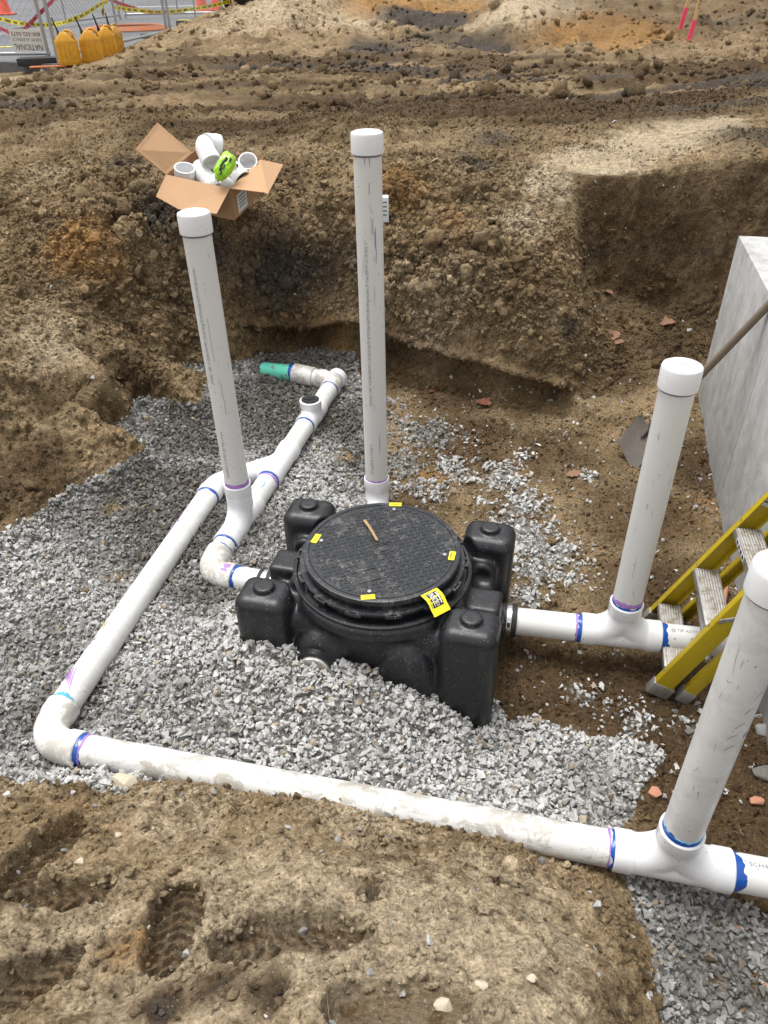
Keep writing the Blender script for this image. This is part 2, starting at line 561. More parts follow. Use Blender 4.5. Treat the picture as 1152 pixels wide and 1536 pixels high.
def concrete_material():
    mt, nt, bs = newmat('cast_concrete')
    v = objvec(nt)
    n1 = noise_node(nt, 1.8, 6, .6, v); n2 = noise_node(nt, 16, 8, .65, v); n3 = noise_node(nt, 120, 4, .6, v)
    mp = N(nt, 'ShaderNodeMapping'); mp.inputs['Scale'].default_value = (1, 1, .3)
    nt.links.new(v, mp.inputs['Vector'])
    n4 = noise_node(nt, 9, 8, .7, mp.outputs[0])
    c = ramp(nt, n1, [(.3, (.36, .355, .345)), (.7, (.47, .465, .455))])
    c = mixc(nt, 1.0, c, ramp(nt, n2, [(.3, .78), (.7, 1.14)]), 'MULTIPLY')
    c = mixc(nt, 1.0, c, ramp(nt, n4, [(.35, .80), (.65, 1.08)]), 'MULTIPLY')
    vo = N(nt, 'ShaderNodeTexVoronoi'); vo.inputs['Scale'].default_value = 28
    nt.links.new(v, vo.inputs['Vector'])
    s2 = N(nt, 'ShaderNodeSeparateColor'); nt.links.new(vo.outputs['Color'], s2.inputs[0])
    hole = mth(nt, 'MULTIPLY', mth(nt, 'GREATER_THAN', s2.outputs[0], .74), ramp(nt, vo.outputs['Distance'], [(.07, 1.0), (.15, 0.0)]))
    c = mixc(nt, mth(nt, 'MULTIPLY', hole, .8), c, (.14, .135, .13))
    nt.links.new(c, bs.inputs['Base Color'])
    bs.inputs['Roughness'].default_value = .85
    h = mth(nt, 'SUBTRACT', mth(nt, 'ADD', mth(nt, 'MULTIPLY', n2, .4), mth(nt, 'MULTIPLY', n3, .2)), hole)
    bump(nt, bs, h, .35, .004)
    return mt
M['concrete'] = concrete_material()
def asphalt_material():
    mt, nt, bs = newmat('asphalt')
    v = objvec(nt)
    n1 = noise_node(nt, .6, 7, .65, v); n2 = noise_node(nt, 45, 6, .75, v)
    c = ramp(nt, n1, [(.3, (.095, .098, .105)), (.7, (.155, .158, .165))])
    c = mixc(nt, 1.0, c, ramp(nt, n2, [(.35, .6), (.65, 1.35)]), 'MULTIPLY')
    nt.links.new(c, bs.inputs['Base Color'])
    bs.inputs['Roughness'].default_value = .85
    bump(nt, bs, n2, .5, .006)
    return mt
M['asphalt'] = asphalt_material()
# ------------------------------------------------------------------ terrain: heights of the dug ground
CTRL = []
def cz(*pts):
    for x, y, z in pts: CTRL.append(at(x, y, z))
def cY(*pts):
    for x, y, Y in pts: CTRL.append(atY(x, y, Y))
def cw(*pts):
    for p in pts: CTRL.append(np.array(p, float))
# pit floor
cz((0, 1142, .02), (62, 1178, .03), (0, 1000, .05), (0, 850, .05), (150, 900, .05), (250, 1000, .09), (250, 700, .05), (330, 1120, .07),
   (330, 640, .05), (470, 560, .07), (520, 660, .04), (330, 900, .10), (600, 650, .03), (700, 640, .04), (700, 700, .02), (800, 760, .01),
   (900, 700, .04), (850, 860, -.02), (830, 960, -.05), (900, 1020, -.06), (830, 1030, -.03), (960, 1100, -.03), (1100, 1200, -.06),
   (1000, 1000, -.04), (1080, 1020, -.05), (1000, 850, -.01), (1040, 720, .02), (1075, 820, .0), (900, 1180, .0), (700, 1180, .04),
   (500, 1130, .08), (1152, 1160, -.06), (1152, 1000, -.04))
# stone heap against the tank
cz((385, 968, .225), (440, 994, .20), (480, 1000, .20), (520, 1012, .195), (600, 1045, .155), (650, 1075, .10), (690, 1112, .015), (735, 1118, -.02),
   (600, 1110, .10), (420, 1060, .14), (300, 960, .12), (345, 930, .17), (770, 1095, -.03), (775, 1000, -.04))
cw((-.02, 2.14, .08), (-.35, 2.5, .10), (.35, 2.35, .03), (.42, 1.95, -.03), (.33, 1.72, -.02))
# left bank: toe, top of the fresh cut, dry upper side, crest
cz((-60, 850, .05), (0, 778, .05), (50, 737, .05), (100, 692, .05), (180, 668, .05), (207, 622, .05), (250, 592, .05), (285, 567, .06))
cz((-60, 760, .31), (0, 700, .29), (50, 655, .345), (102, 607, .38), (151, 556, .44), (200, 545, .33))
cz((0, 560, .50), (-80, 600, .50), (80, 500, .575), (0, 450, .70), (-80, 480, .72))
cz((0, 345, .92), (47, 382, .84), (141, 461, .595), (197, 503, .40), (-100, 330, .96))
# gully behind the left bank, black loose soil under the carton; back wall, as columns of (row, distance)
def col(px, *q):
    for py, Y in q: CTRL.append(atY(px, py, Y))
col(240, (545, 4.12), (480, 4.45), (425, 4.62), (360, 4.78), (318, 4.95))
col(290, (566, 4.22), (480, 4.56), (420, 4.70), (350, 4.80), (322, 4.9))
cz((200, 400, .70), (150, 380, .84), (100, 350, .92), (60, 320, .99), (200, 320, 1.02), (150, 300, 1.06), (0, 290, 1.07), (100, 270, 1.08))
col(345, (556, 4.42), (470, 4.55), (420, 4.63), (360, 4.74), (325, 4.85))
col(400, (543, 4.55), (500, 4.60), (440, 4.67), (350, 4.80), (318, 4.92))
col(470, (535, 4.60), (500, 4.65), (450, 4.69), (390, 4.77), (345, 4.86), (318, 4.95))
col(535, (553, 4.50), (520, 4.55), (478, 4.59), (400, 4.70), (350, 4.80), (312, 4.95))
col(600, (582, 4.30), (552, 4.34), (505, 4.37), (420, 4.49), (360, 4.62), (318, 4.82))
col(650, (592, 4.24), (540, 4.29), (510, 4.31), (415, 4.42), (355, 4.58), (314, 4.82))
col(700, (602, 4.18), (570, 4.21), (525, 4.24), (410, 4.38), (350, 4.55), (305, 4.85))
col(790, (620, 4.08), (600, 4.10), (550, 4.14), (420, 4.32), (345, 4.58), (296, 4.88))
col(840, (630, 4.03), (580, 4.09), (520, 4.19), (430, 4.35), (350, 4.62), (268, 4.98))
cz((480, 290, 1.08), (600, 285, 1.09), (700, 275, 1.11))
# alcove to the right: side of the block, floor, far wall
col(862, (600, 4.06), (540, 4.20), (470, 4.38), (400, 4.56), (340, 4.80), (285, 4.97))
col(890, (610, 4.12), (560, 4.25), (500, 4.45), (450, 4.72), (415, 4.86))
cz((930, 640, .03), (925, 600, .05), (940, 560, .13), (1000, 560, .12), (1040, 545, .14), (1000, 520, .18), (930, 500, .24), (1100, 540, .14))
col(900, (430, 4.90), (405, 4.92), (300, 4.98), (264, 5.03))
col(960, (452, 4.86), (420, 4.90), (300, 4.96), (258, 5.03))
col(1020, (478, 4.80), (440, 4.86), (300, 4.95), (250, 5.03))
col(1070, (500, 4.74), (440, 4.84), (300, 4.95), (240, 5.05))
col(1152, (520, 4.65), (440, 4.78), (300, 4.92), (228, 5.05))
col(1300, (520, 4.6), (225, 5.05))
# ground above the dig
cz((840, 235, 1.15), (760, 250, 1.13), (940, 215, 1.18), (1070, 180, 1.24), (1100, 195, 1.27), (600, 250, 1.14), (480, 250, 1.13), (200, 250, 1.15), (0, 220, 1.19), (350, 230, 1.14),
   (650, 215, 1.17), (500, 190, 1.20), (200, 190, 1.22), (0, 160, 1.24), (800, 180, 1.22), (1152, 150, 1.28), (700, 165, 1.2), (950, 160, 1.22),
   (300, 150, 1.25), (600, 140, 1.24), (900, 140, 1.24), (150, 120, 1.28), (300, 105, 1.29), (450, 110, 1.29), (650, 118, 1.26), (850, 118, 1.27), (1050, 118, 1.28), (1152, 100, 1.32))
# spoil heaps further off
cY((230, 78, 10.9), (200, 80, 11.0), (330, 40, 11.9), (400, 14, 12.4), (455, 22, 12.3), (350, 75, 11.2), (420, 60, 11.4), (480, 40, 12.2),
   (500, 12, 12.8), (530, 55, 11.6), (560, 2, 13.4), (600, 8, 13.0), (640, 30, 12.6), (600, 45, 11.9), (560, 70, 10.9), (650, 62, 11.2), (620, 88, 10.3), (540, 95, 10.1),
   (680, 40, 12.0), (740, 30, 11.2), (790, 4, 12.0), (850, 5, 12.2), (830, 40, 11.0), (800, 70, 10.4), (740, 80, 10.2), (890, 50, 11.2), (940, 55, 10.9), (900, 75, 10.2), (980, 64, 10.6),
   (700, 15, 14.5), (920, 20, 14.0), (1000, 20, 13.6), (1060, 30, 13.0), (1152, 25, 12.8), (1152, 60, 11.2), (1080, 70, 10.8), (1040, 85, 10.4), (940, 88, 10.0), (1100, 0, 15.5), (980, -5, 15.5), (660, 0, 16.5))
# lot under the asphalt
cw((-3.78, 10.05, 1.2), (-4.6, 10.3, 1.2), (-6, 10.6, 1.2), (-9, 11, 1.2), (-3.6, 12, 1.2), (-3.3, 15, 1.2), (-3.1, 17.2, 1.2), (-8, 20, 1.2), (-3.2, 19, 1.2), (-14, 14, 1.2), (-2.9, 17.0, 1.3), (-2.9, 14, 1.40),
   (-3.35, 12.2, 1.30), (-3.05, 14.6, 1.30), (-3.4, 10.4, 1.29))
# bank the photographer stands on
cz((-80, 1140, .05), (0, 1152, .10), (90, 1166, .10), (800, 1285, .09), (880, 1306, .06), (930, 1345, .03), (965, 1430, .02), (992, 1500, .02), (1000, 1560, .0))
cz((0, 1200, .20), (150, 1215, .20), (350, 1245, .22), (500, 1262, .24), (650, 1300, .24), (780, 1320, .22), (860, 1345, .19), (905, 1400, .22), (930, 1470, .26), (938, 1540, .28))
cz((0, 1290, .34), (200, 1300, .36), (400, 1320, .39), (600, 1350, .39), (760, 1380, .38), (850, 1430, .37), (890, 1500, .42))
cz((-100, 1250, .3), (0, 1420, .50), (200, 1430, .53), (400, 1430, .55), (600, 1440, .54), (760, 1450, .50), (0, 1536, .60), (250, 1536, .64), (500, 1536, .66), (700, 1536, .64), (860, 1536, .52))
PL = lambda x: 1.597 - .2308 * (x + 1.172)
for q in (-.85, -.65, -.45, -.25, -.05, .15, .32):
    cw((q, PL(q) - .055, (.125) + .012 * math.exp(-((q + .12) / .2) ** 2) if q > -.7 else .09), (q, PL(q) + .0, .085), (q, PL(q) - .16, .19))
cw((-.6, .35, .72), (0, .35, .74), (.35, .35, .68), (.55, .35, .15), (.62, .55, .0), (.9, .35, -.05), (1.2, .6, -.06), (1.0, 1.0, -.05), (1.6, .3, -.06), (2.6, .3, -.06), (-1.6, .35, .72), (-3.5, .35, .8), (-3.5, 1.2, .7), (-2.2, 1.3, .35), (-1.9, 1.0, .62),
   (0, -.5, .78), (-1.6, -.5, .75), (.4, -.5, .72), (.7, -.5, 0), (-5, -3, .8), (3, -3, 0), (5, -3, .2))
cz((1050, 1400, -.04), (1152, 1420, -.05), (1100, 1536, -.05), (1020, 1440, -.02))
# the rest of the site, out of the frame
cw((-2.6, 2.4, .5), (-2.9, 3.2, .75), (2.0, 2.0, -.05), (2.6, 3.0, -.05), (2.3, 4.2, .05), (3.3, 4.4, .15), (3.4, 2, -.05), (4.4, 2.2, 1.1), (4.4, 4.5, 1.15), (3.6, 5.3, 1.25), (5.5, 0.3, 1.1), (-3.2, 3.0, .85), (-3.2, 4.2, 1.0), (-4, 6, 1.2), (-3.4, 2.0, .75),
   (6, 6, 1.3), (-7, 8, 1.25), (7, 10, 1.3), (-7, 9.7, 1.25), (-20, 9, 1.25), (-20, 30, 1.2), (0, 22, 1.35), (-2.5, 20, 1.35), (6, 20, 1.4), (14, 14, 1.45), (14, 26, 1.4), (-20, -3, .9), (20, -3, .9), (20, 30, 1.4), (0, 32, 1.35), (-8, 32, 1.2))
CTRL = np.array(CTRL)
_vo = delaunay_2d_cdt([Vector((p[0], p[1])) for p in CTRL], [], [], 0, 1e-5)
TV = np.array([[v.x, v.y] for v in _vo[0]])
TZ = np.array([CTRL[o[0], 2] for o in _vo[3]])
TT = np.array([f for f in _vo[2]])
def raster(x0, x1, y0, y1, h):
    nx, ny = int((x1 - x0) / h) + 1, int((y1 - y0) / h) + 1
    G = np.full((ny, nx), np.nan)
    for a, b, c in TT:
        A, B, C_ = TV[a], TV[b], TV[c]
        lo = np.minimum(np.minimum(A, B), C_); hi = np.maximum(np.maximum(A, B), C_)
        i0, i1 = max(0, int((lo[0] - x0) / h)), min(nx - 1, int((hi[0] - x0) / h) + 1)
        j0, j1 = max(0, int((lo[1] - y0) / h)), min(ny - 1, int((hi[1] - y0) / h) + 1)
        if i1 < i0 or j1 < j0: continue
        X, Y = np.meshgrid(x0 + h * np.arange(i0, i1 + 1), y0 + h * np.arange(j0, j1 + 1))
        den = (B[1] - C_[1]) * (A[0] - C_[0]) + (C_[0] - B[0]) * (A[1] - C_[1])
        if abs(den) < 1e-12: continue
        l1 = ((B[1] - C_[1]) * (X - C_[0]) + (C_[0] - B[0]) * (Y - C_[1])) / den
        l2 = ((C_[1] - A[1]) * (X - C_[0]) + (A[0] - C_[0]) * (Y - C_[1])) / den
        l3 = 1 - l1 - l2
        mk = (l1 > -1e-6) & (l2 > -1e-6) & (l3 > -1e-6)
        G[j0:j1 + 1, i0:i1 + 1][mk] = (l1 * TZ[a] + l2 * TZ[b] + l3 * TZ[c])[mk]
    G[np.isnan(G)] = 1.2
    return G
def blur(G, s):
    r = int(3 * s) + 1
    k = np.exp(-.5 * (np.arange(-r, r + 1) / s) ** 2); k /= k.sum()
    P = np.pad(G, r, mode='edge')
    P = sum(k[i] * P[:, i:i + G.shape[1]] for i in range(2 * r + 1))
    return sum(k[i] * P[i:i + G.shape[0], :] for i in range(2 * r + 1))
NEAR = (-4.0, 4.0, 0.0, 7.6, .01)
FAR = (-16.0, 16.0, 5.0, 30.0, .05)
GN = blur(raster(*NEAR), 1.1)
GF = blur(raster(*FAR), 2.2)
def sample(G, spec, x, y):
    u = np.clip((x - spec[0]) / spec[4], 0, G.shape[1] - 1.001); v = np.clip((y - spec[2]) / spec[4], 0, G.shape[0] - 1.001)
    i, j = u.astype(int), v.astype(int); a, b = u - i, v - j
    return (G[j, i] * (1 - a) + G[j, i + 1] * a) * (1 - b) + (G[j + 1, i] * (1 - a) + G[j + 1, i + 1] * a) * b
def base_h(x, y):
    hn = sample(GN, NEAR, x, y); hf = sample(GF, FAR, x, y)
    t = smooth(6.2, 7.0, y)
    inside = (np.abs(x) < 3.9)
    return np.where(inside, hn * (1 - t) + hf * t, hf)

# zones: (place, radius, strength); what the soil is made of there
def zone(P, items):
    out = np.zeros(len(P))
    for c, r, s in items:
        d2 = ((P - c) ** 2).sum(1)
        out = np.maximum(out, s * np.exp(-d2 / (r * r)))
    return out
Z_DARK = [(at(250, 400, .6), .30, .95), (at(300, 470, .35), .28, .8), (at(240, 345, .85), .25, .85), (at(330, 390, .7), .2, .7), (at(420, 400, .7), .32, .62), (at(480, 400, .7), .25, .5), (at(520, 385, .75), .2, .45), (at(60, 585, .55), .16, .5), (at(180, 255, 1.13), .16, .55),
          (at(800, 465, .6), .12, .55), (at(745, 455, .62), .10, .4), (at(862, 490, .45), .10, .6), (atY(640, 45, 12), .7, .95), (atY(560, 97, 10.2), .55, .8), (atY(650, 85, 10.6), .5, .6), (atY(725, 92, 10.2), .45, .9), (atY(740, 60, 10.8), .3, .4), (at(740, 215, 1.17), .22, .5), (at(720, 250, 1.13), .18, .45), (at(1130, 215, 1.2), .4, .45), (atY(1100, 40, 12), 1.0, .35), (at(240, 95, 1.3), .5, .35), (at(860, 195, 1.2), .3, .25)]
Z_MUD = [(at(400, 1505, .63), .055, 1.), (at(330, 1500, .62), .05, .9), (at(245, 1520, .63), .045, 1.), (at(430, 1480, .6), .04, .8), (at(560, 1345, .4), .04, .8), (at(400, 1330, .38), .025, .5), (at(440, 1420, .53), .07, .35), (at(20, 1440, .52), .05, .6), (at(260, 1400, .5), .05, .4)]
Z_MOIST = [(at(980, 330, .85), .5, .65), (at(960, 420, .4), .42, .85), (at(1060, 400, .45), .5, .8), (at(1020, 530, .15), .4, .6), (at(930, 560, .12), .3, .55), (at(800, 1010, -.03), .3, .95), (at(930, 1050, -.05), .3, .9), (at(1040, 1120, -.05), .3, .9), (at(1130, 1200, -.05), .35, .85), (at(1010, 1180, -.04), .2, .7), (at(1000, 900, 0), .35, .75),
           (at(960, 780, 0), .35, .6), (at(1040, 700, .02), .3, .65), (at(830, 680, .03), .4, .55), (at(700, 660, .03), .4, .7), (at(620, 760, .02), .25, .5), (at(450, 515, .2), .3, .75), (at(560, 540, .2), .3, .8), (at(680, 580, .15), .25, .75), (at(790, 600, .1), .2, .7), (at(360, 500, .2), .25, .6), (at(400, 470, .4), .2, .5),
           (at(60, 700, .25), .2, .65), (at(130, 620, .25), .2, .6), (at(0, 740, .2), .22, .65), (at(200, 580, .2), .2, .75), (at(240, 560, .1), .15, .6), (at(170, 520, .5), .2, .4), (at(190, 430, .6), .2, .55), (at(1100, 1350, -.05), .15, .5),
           (at(330, 1500, .6), .08, .7), (at(250, 1520, .62), .06, .7), (at(450, 1420, .54), .08, .35), (at(255, 1400, .5), .06, .35), (at(560, 1340, .38), .05, .6), (at(60, 1470, .55), .08, .5), (at(60, 1280, .34), .07, .35), (at(330, 130, 1.26), .5, .2)]
Z_ORANGE = [(at(480, 520, .18), .22, .75), (at(430, 500, .25), .2, .5), (at(120, 375, .85), .22, .75), (at(150, 400, .75), .2, .6), (at(60, 770, .06), .1, .7), (at(800, 1050, -.03), .10, .7), (at(650, 720, .03), .14, .55), (at(780, 705, .02), .12, .45), (at(680, 315, 1.03), .22, .4), (at(590, 285, 1.07), .25, .55), (at(690, 430, .72), .15, .5), (at(560, 280, 1.1), .2, .5), (at(260, 310, 1.0), .12, .5),
            (atY(620, 5, 13), 1.0, .95), (atY(590, 25, 12.5), .6, .7), (atY(690, 45, 12), .6, .65), (atY(640, 80, 10.8), .4, .3), (atY(930, 60, 10.8), .8, .85), (atY(870, 78, 10.4), .6, .75), (atY(980, 68, 10.6), .5, .7), (atY(800, 80, 10.4), .4, .35), (at(250, 180, 1.2), .6, .2), (at(850, 250, 1.14), .1, .2), (at(1010, 780, 0), .2, .4), (at(30, 560, .6), .2, .2), (at(1070, 760, .0), .15, .45), (at(110, 1230, .24), .12, .25), (at(200, 1440, .53), .10, .5), (at(160, 1250, .28), .1, .3)]
Z_PALE = [(at(900, 240, 1.16), .32, 1.0), (at(980, 215, 1.19), .34, 1.0), (at(1040, 195, 1.22), .34, 1.0), (at(860, 250, 1.14), .2, 1.0), (at(830, 265, 1.12), .25, .75), (at(790, 300, 1.07), .22, .85), (at(840, 300, 1.07), .15, .8), (at(680, 250, 1.13), .3, .3), (atY(540, 40, 12), .9, .65), (atY(480, 50, 11.8), .7, .4), (atY(400, 40, 11.9), .9, .5), (atY(790, 30, 11.3), .9, .75), (atY(840, 20, 11.6), .8, .6), (atY(320, 60, 11.3), .7, .35), (at(80, 480, .68), .4, .45), (at(20, 620, .5), .25, .35), (at(150, 500, .6), .2, .3),
          (at(650, 450, .6), .4, .35), (at(640, 500, .4), .3, .4), (at(880, 560, .3), .2, .35), (at(600, 1420, .53), .40, .75), (at(300, 1450, .55), .35, .55), (at(100, 1420, .5), .3, .5), (at(700, 1500, .58), .3, .7), (at(400, 1330, .4), .3, .45), (at(750, 1330, .3), .25, .5), (at(820, 1420, .36), .2, .4), (at(100, 1350, .4), .3, .3), (at(850, 1300, .1), .1, .3), (at(550, 1250, .2), .25, .5), (at(250, 1230, .22), .25, .45), (at(50, 1190, .15), .2, .4), (at(80, 270, 1.08), .3, .3), (at(20, 105, 1.28), .6, .35)]
def zones(P):
    jit = fbm(P, 3.0, 4, .55, 9.1)
    q = {}
    for k, it in (('dark', Z_DARK), ('moist', Z_MOIST), ('orange', Z_ORANGE), ('pale', Z_PALE)):
        a = zone(P, it)
        q[k] = np.clip(a * (1 + .6 * jit), 0, 1)
    mud = np.clip(zone(P, Z_MUD) * (1 + .8 * fbm(P, 9, 3, .6, 15.)), 0, 1)
    q['moist'] = np.maximum(q['moist'], mud); q['dark'] = np.maximum(q['dark'], mud * .6)
    wl = smooth(1.15, 1.3, P[:, 0]) * smooth(4.5, 4.7, P[:, 1]) * (1 - smooth(5.2, 5.3, P[:, 1]))
    top = smooth(1.085, 1.115, P[:, 2] - .12 * np.clip(P[:, 0] - 1.9, 0, 1))
    q['pale'] = q['pale'] * (1 - wl * (1 - top)); q['moist'] = np.maximum(q['moist'] * (1 - wl * top), wl * (1 - top) * (.42 + .25 * jit))
    alc = smooth(1.2, 1.35, P[:, 0]) * smooth(4.6, 4.8, P[:, 1]) * (1 - smooth(5.1, 5.2, P[:, 1]))
    q['dark'] = np.maximum(q['dark'], alc * .30 * np.exp(-((P[:, 2] - .66 + .05 * jit) / .07) ** 2))
    # wheel tracks on the haul road: long bands along x
    S = P * np.array([.22, 1.5, 1.0])
    band = fbm(S, 1.3, 3, .5, 3.3)
    road = smooth(5.6, 6.3, P[:, 1]) * (1 - smooth(9.2, 10.2, P[:, 1]))
    q['moist'] = np.maximum(q['moist'], road * (.22 + .6 * smooth(-.15, .25, band)))
    q['dark'] = np.maximum(q['dark'], road * smooth(.1, .45, fbm(S, 1.7, 3, .5, 8.3)) * .55)
    far = smooth(9.8, 11, P[:, 1])
    q['moist'] = np.maximum(q['moist'], far * smooth(1.0, 3.2, P[:, 0]) * .35)
    return q

def inpoly(x, y, poly):
    poly = np.array(poly); c = np.zeros(len(x), bool)
    j = len(poly) - 1
    for i in range(len(poly)):
        xi, yi = poly[i]; xj, yj = poly[j]
        if yi != yj:
            c ^= ((yi > y) != (yj > y)) & (x < (xj - xi) * (y - yi) / (yj - yi) + xi)
        j = i
    return c
def floorpoly(pts, z=.05):
    return [tuple(at(x, y, z)[:2]) for x, y in pts]
G_MAIN = floorpoly([(-60, 880), (-10, 800), (55, 732), (102, 688), (182, 662), (208, 620), (250, 590), (290, 562), (340, 553), (400, 540), (470, 533), (535, 553), (545, 590), (560, 620), (545, 680), (560, 730), (560, 800), (600, 900),
                    (765, 1060), (820, 1065), (900, 1085), (965, 1100), (1000, 1115), (985, 1140), (960, 1180), (930, 1225), (930, 1300), (850, 1310), (60, 1215), (-60, 1160)])
G_LOW = floorpoly([(925, 1300), (960, 1295), (1100, 1345), (1152, 1370), (1180, 1540), (985, 1560), (985, 1480), (960, 1400), (930, 1340)], -.03)
G_PATCH = [(at(590, 640, .04), .20, .5), (at(640, 650, .04), .16, .8), (at(600, 700, .03), .16, .85), (at(680, 710, .03), .14, .75), (at(570, 740, .03), .12, .8), (at(640, 740, .02), .12, .7), (at(755, 720, .02), .13, .95), (at(790, 760, .01), .12, .95), (at(785, 690, .03), .07, .7), (at(730, 755, .01), .08, .5),
           (at(780, 810, 0), .17, 1.1), (at(830, 830, 0), .13, 1.0), (at(800, 860, -.01), .12, .9), (at(860, 870, -.02), .08, .6), (at(790, 900, -.02), .10, .8), (at(880, 720, .02), .05, .7), (at(690, 650, .04), .10, .4), (at(830, 940, -.03), .08, .3), (at(870, 1050, -.05), .10, .5), (at(940, 1090, -.05), .12, .5), (at(980, 470, .22), .08, .55), (at(985, 485, .2), .05, .5), (at(600, 600, .06), .12, .4), (at(700, 1230, .1), .05, .2), (at(1040, 1090, -.04), .1, .5), (at(1145, 920, -.03), .1, .4), (at(1050, 890, 0), .05, .3), (at(840, 560, .2), .05, .2)]
def gravel_density(P):
    n = fbm(P, 5.0, 3, .5, 21.0) * .10
    jx, jy = fbm(P, 7, 2, .5, 31.) * .05, fbm(P, 7, 2, .5, 41.) * .05
    x, y = P[:, 0] + jx, P[:, 1] + jy
    d = np.where(inpoly(x, y, G_MAIN) | inpoly(x, y, G_LOW), 1.0, 0.0)
    bare = zone(P, [(at(520, 690, .04), .10, .95), (at(170, 765, .05), .09, .9), (at(180, 870, .05), .08, .8), (at(130, 890, .05), .05, .8), (at(520, 560, .06), .08, .9), (at(60, 1000, .05), .03, .8), (at(500, 600, .05), .13, .75), (at(1075, 1470, -.04), .05, .7), (at(1140, 1480, -.05), .08, .6), (at(1060, 1440, -.04), .04, .6), (at(410, 790, .08), .06, .6), (at(330, 880, .08), .05, .3)])
    d = d * (1 - bare)
    p = zone(P, G_PATCH) + fbm(P, 14, 3, .6, 51.) * .5 - .12
    d = np.maximum(d, np.clip(p, 0, 1) * .8)
    d = np.where((P[:, 2] > .30) | ((P[:, 2] > .15) & (x < -.95) & (y > 2.3)), 0, d)
    d = np.where((P[:, 1] > 4.0) & (P[:, 2] > .16) & (P[:, 0] < 1.2), 0, d)
    # not on the bank at the front
    d = np.where((x > -.80) & (x < .50) & (y < PL(x) + .03 * jx / .05 - .01 - .05 * smooth(-.55, -.8, x)), d * .02, d)
    return d

BOOTS = [(at(440, 1415, .54), 84, .35, .135, .028, 1), (at(262, 1392, .50), -10, .31, .12, .028, 1), (at(65, 1290, .35), 10, .32, .12, .024, 1), (at(25, 1500, .58), 40, .30, .12, .024, 1), (at(95, 1350, .42), 82, .26, .11, .022, 1), (at(600, 1520, .64), 80, .28, .11, .016, 0)]
CRACKS = [((700, 1312), (775, 1352), .26, .006), ((775, 1352), (838, 1372), .30, .009), ((8, 1372), (90, 1372), .42, .006), ((90, 1372), (175, 1348), .40, .006), ((495, 1530), (545, 1462), .56, .006)]
def bank_marks(x, y, z):
    """boot prints, cracks: extra height"""
    d = np.zeros(len(x)); inside = np.zeros(len(x))
    n = fbm(np.stack([x, y, x * 0], 1), 18, 3, .6, 77.) * .012
    for c, ang, L, W, dep, lug in BOOTS:
        a = math.radians(ang)
        u = (x - c[0]) * math.sin(a) + (y - c[1]) * math.cos(a)
        v = (x - c[0]) * math.cos(a) - (y - c[1]) * math.sin(a)
        t = u / L
        w = W * (.46 + .05 * np.cos(t * 5.2) - .05 * np.exp(-((t + .08) / .14) ** 2)) * np.sqrt(np.clip(1 - np.abs(2 * t) ** 4, 0, 1))
        e = np.maximum(np.abs(v) + n - w, (np.abs(t) - .5) * L)
        ins = smooth(.007, -.006, e)
        rim = np.exp(-((e - .016) / .014) ** 2) * .020
        h = -dep * ins + rim * (.6 + 25 * n)
        if lug:
            ph = (u + .8 * np.abs(v) + .01 * n / .012) / .034
            st = (np.abs(v) / W * 2.6) % 1.0
            bar = smooth(.30, .42, np.abs((ph % 1) - .5)) * smooth(.12, .25, np.abs(st - .5) + .1)
            h += ins * (bar * .019 - .007)
        d += h; inside = np.maximum(inside, ins)
    for p, q, zz, dep in CRACKS:
        A, B = at(*p, zz)[:2], at(*q, zz)[:2]
        ab = B - A
        jx = fbm(np.stack([x, y, x * 0 + 5], 1), 22, 3, .6, 3.) * .018
        t = np.clip(((x - A[0]) * ab[0] + (y - A[1]) * ab[1]) / (ab @ ab), 0, 1)
        e = np.hypot(x - A[0] - t * ab[0] + jx, y - A[1] - t * ab[1] + jx)
        wid = dep * np.sin(np.pi * np.clip(t, .08, .92)) + .001
        d += -.06 * smooth(wid, wid * .3, e) + .008 * np.exp(-((e - .02) / .014) ** 2)
    return d, inside

def roughness(P):
    x, y, z = P.T
    r = np.full(len(P), .65)
    sm = zone(P, [(at(960, 370, .6), .50, .85), (at(1070, 380, .6), .5, .8), (at(960, 290, 1.0), .4, .85), (at(1060, 290, 1.0), .4, .8), (at(900, 240, 1.16), .36, .9), (at(980, 215, 1.19), .36, .9), (at(1040, 195, 1.23), .4, .9), (at(820, 285, 1.09), .2, .6), (at(60, 660, .3), .3, .3), (at(540, 530, .2), .35, .7), (at(700, 570, .2), .3, .75), (at(800, 600, .1), .25, .6), (at(60, 540, .6), .45, .45), (at(640, 215, 1.17), .3, .6), (at(980, 800, 0), .4, .6), (at(1120, 1200, -.05), .4, .6)])
    ro = zone(P, [(at(600, 400, .78), .4, .6), (at(720, 380, .85), .35, .6), (at(420, 380, .78), .35, .5), (at(250, 420, .55), .4, .6), (at(600, 300, 1.06), .4, .4), (at(150, 330, .95), .4, .5), (at(520, 200, 1.19), .5, .4), (at(700, 240, 1.14), .3, .4), (at(1000, 980, -.04), .3, .2), (at(620, 620, .05), .3, .2)])
    flo = np.where((z < .16) & (y < 4.4), 1.0, 0.0)
    r = r * (1 - sm) + ro
    r = np.where(flo > 0, np.minimum(r, .42), r)
    bank = (y < 1.42) & (x < .75)
    r = np.where(bank, np.minimum(r, .34 + .5 * smooth(.30, .16, z)), r)
    return r

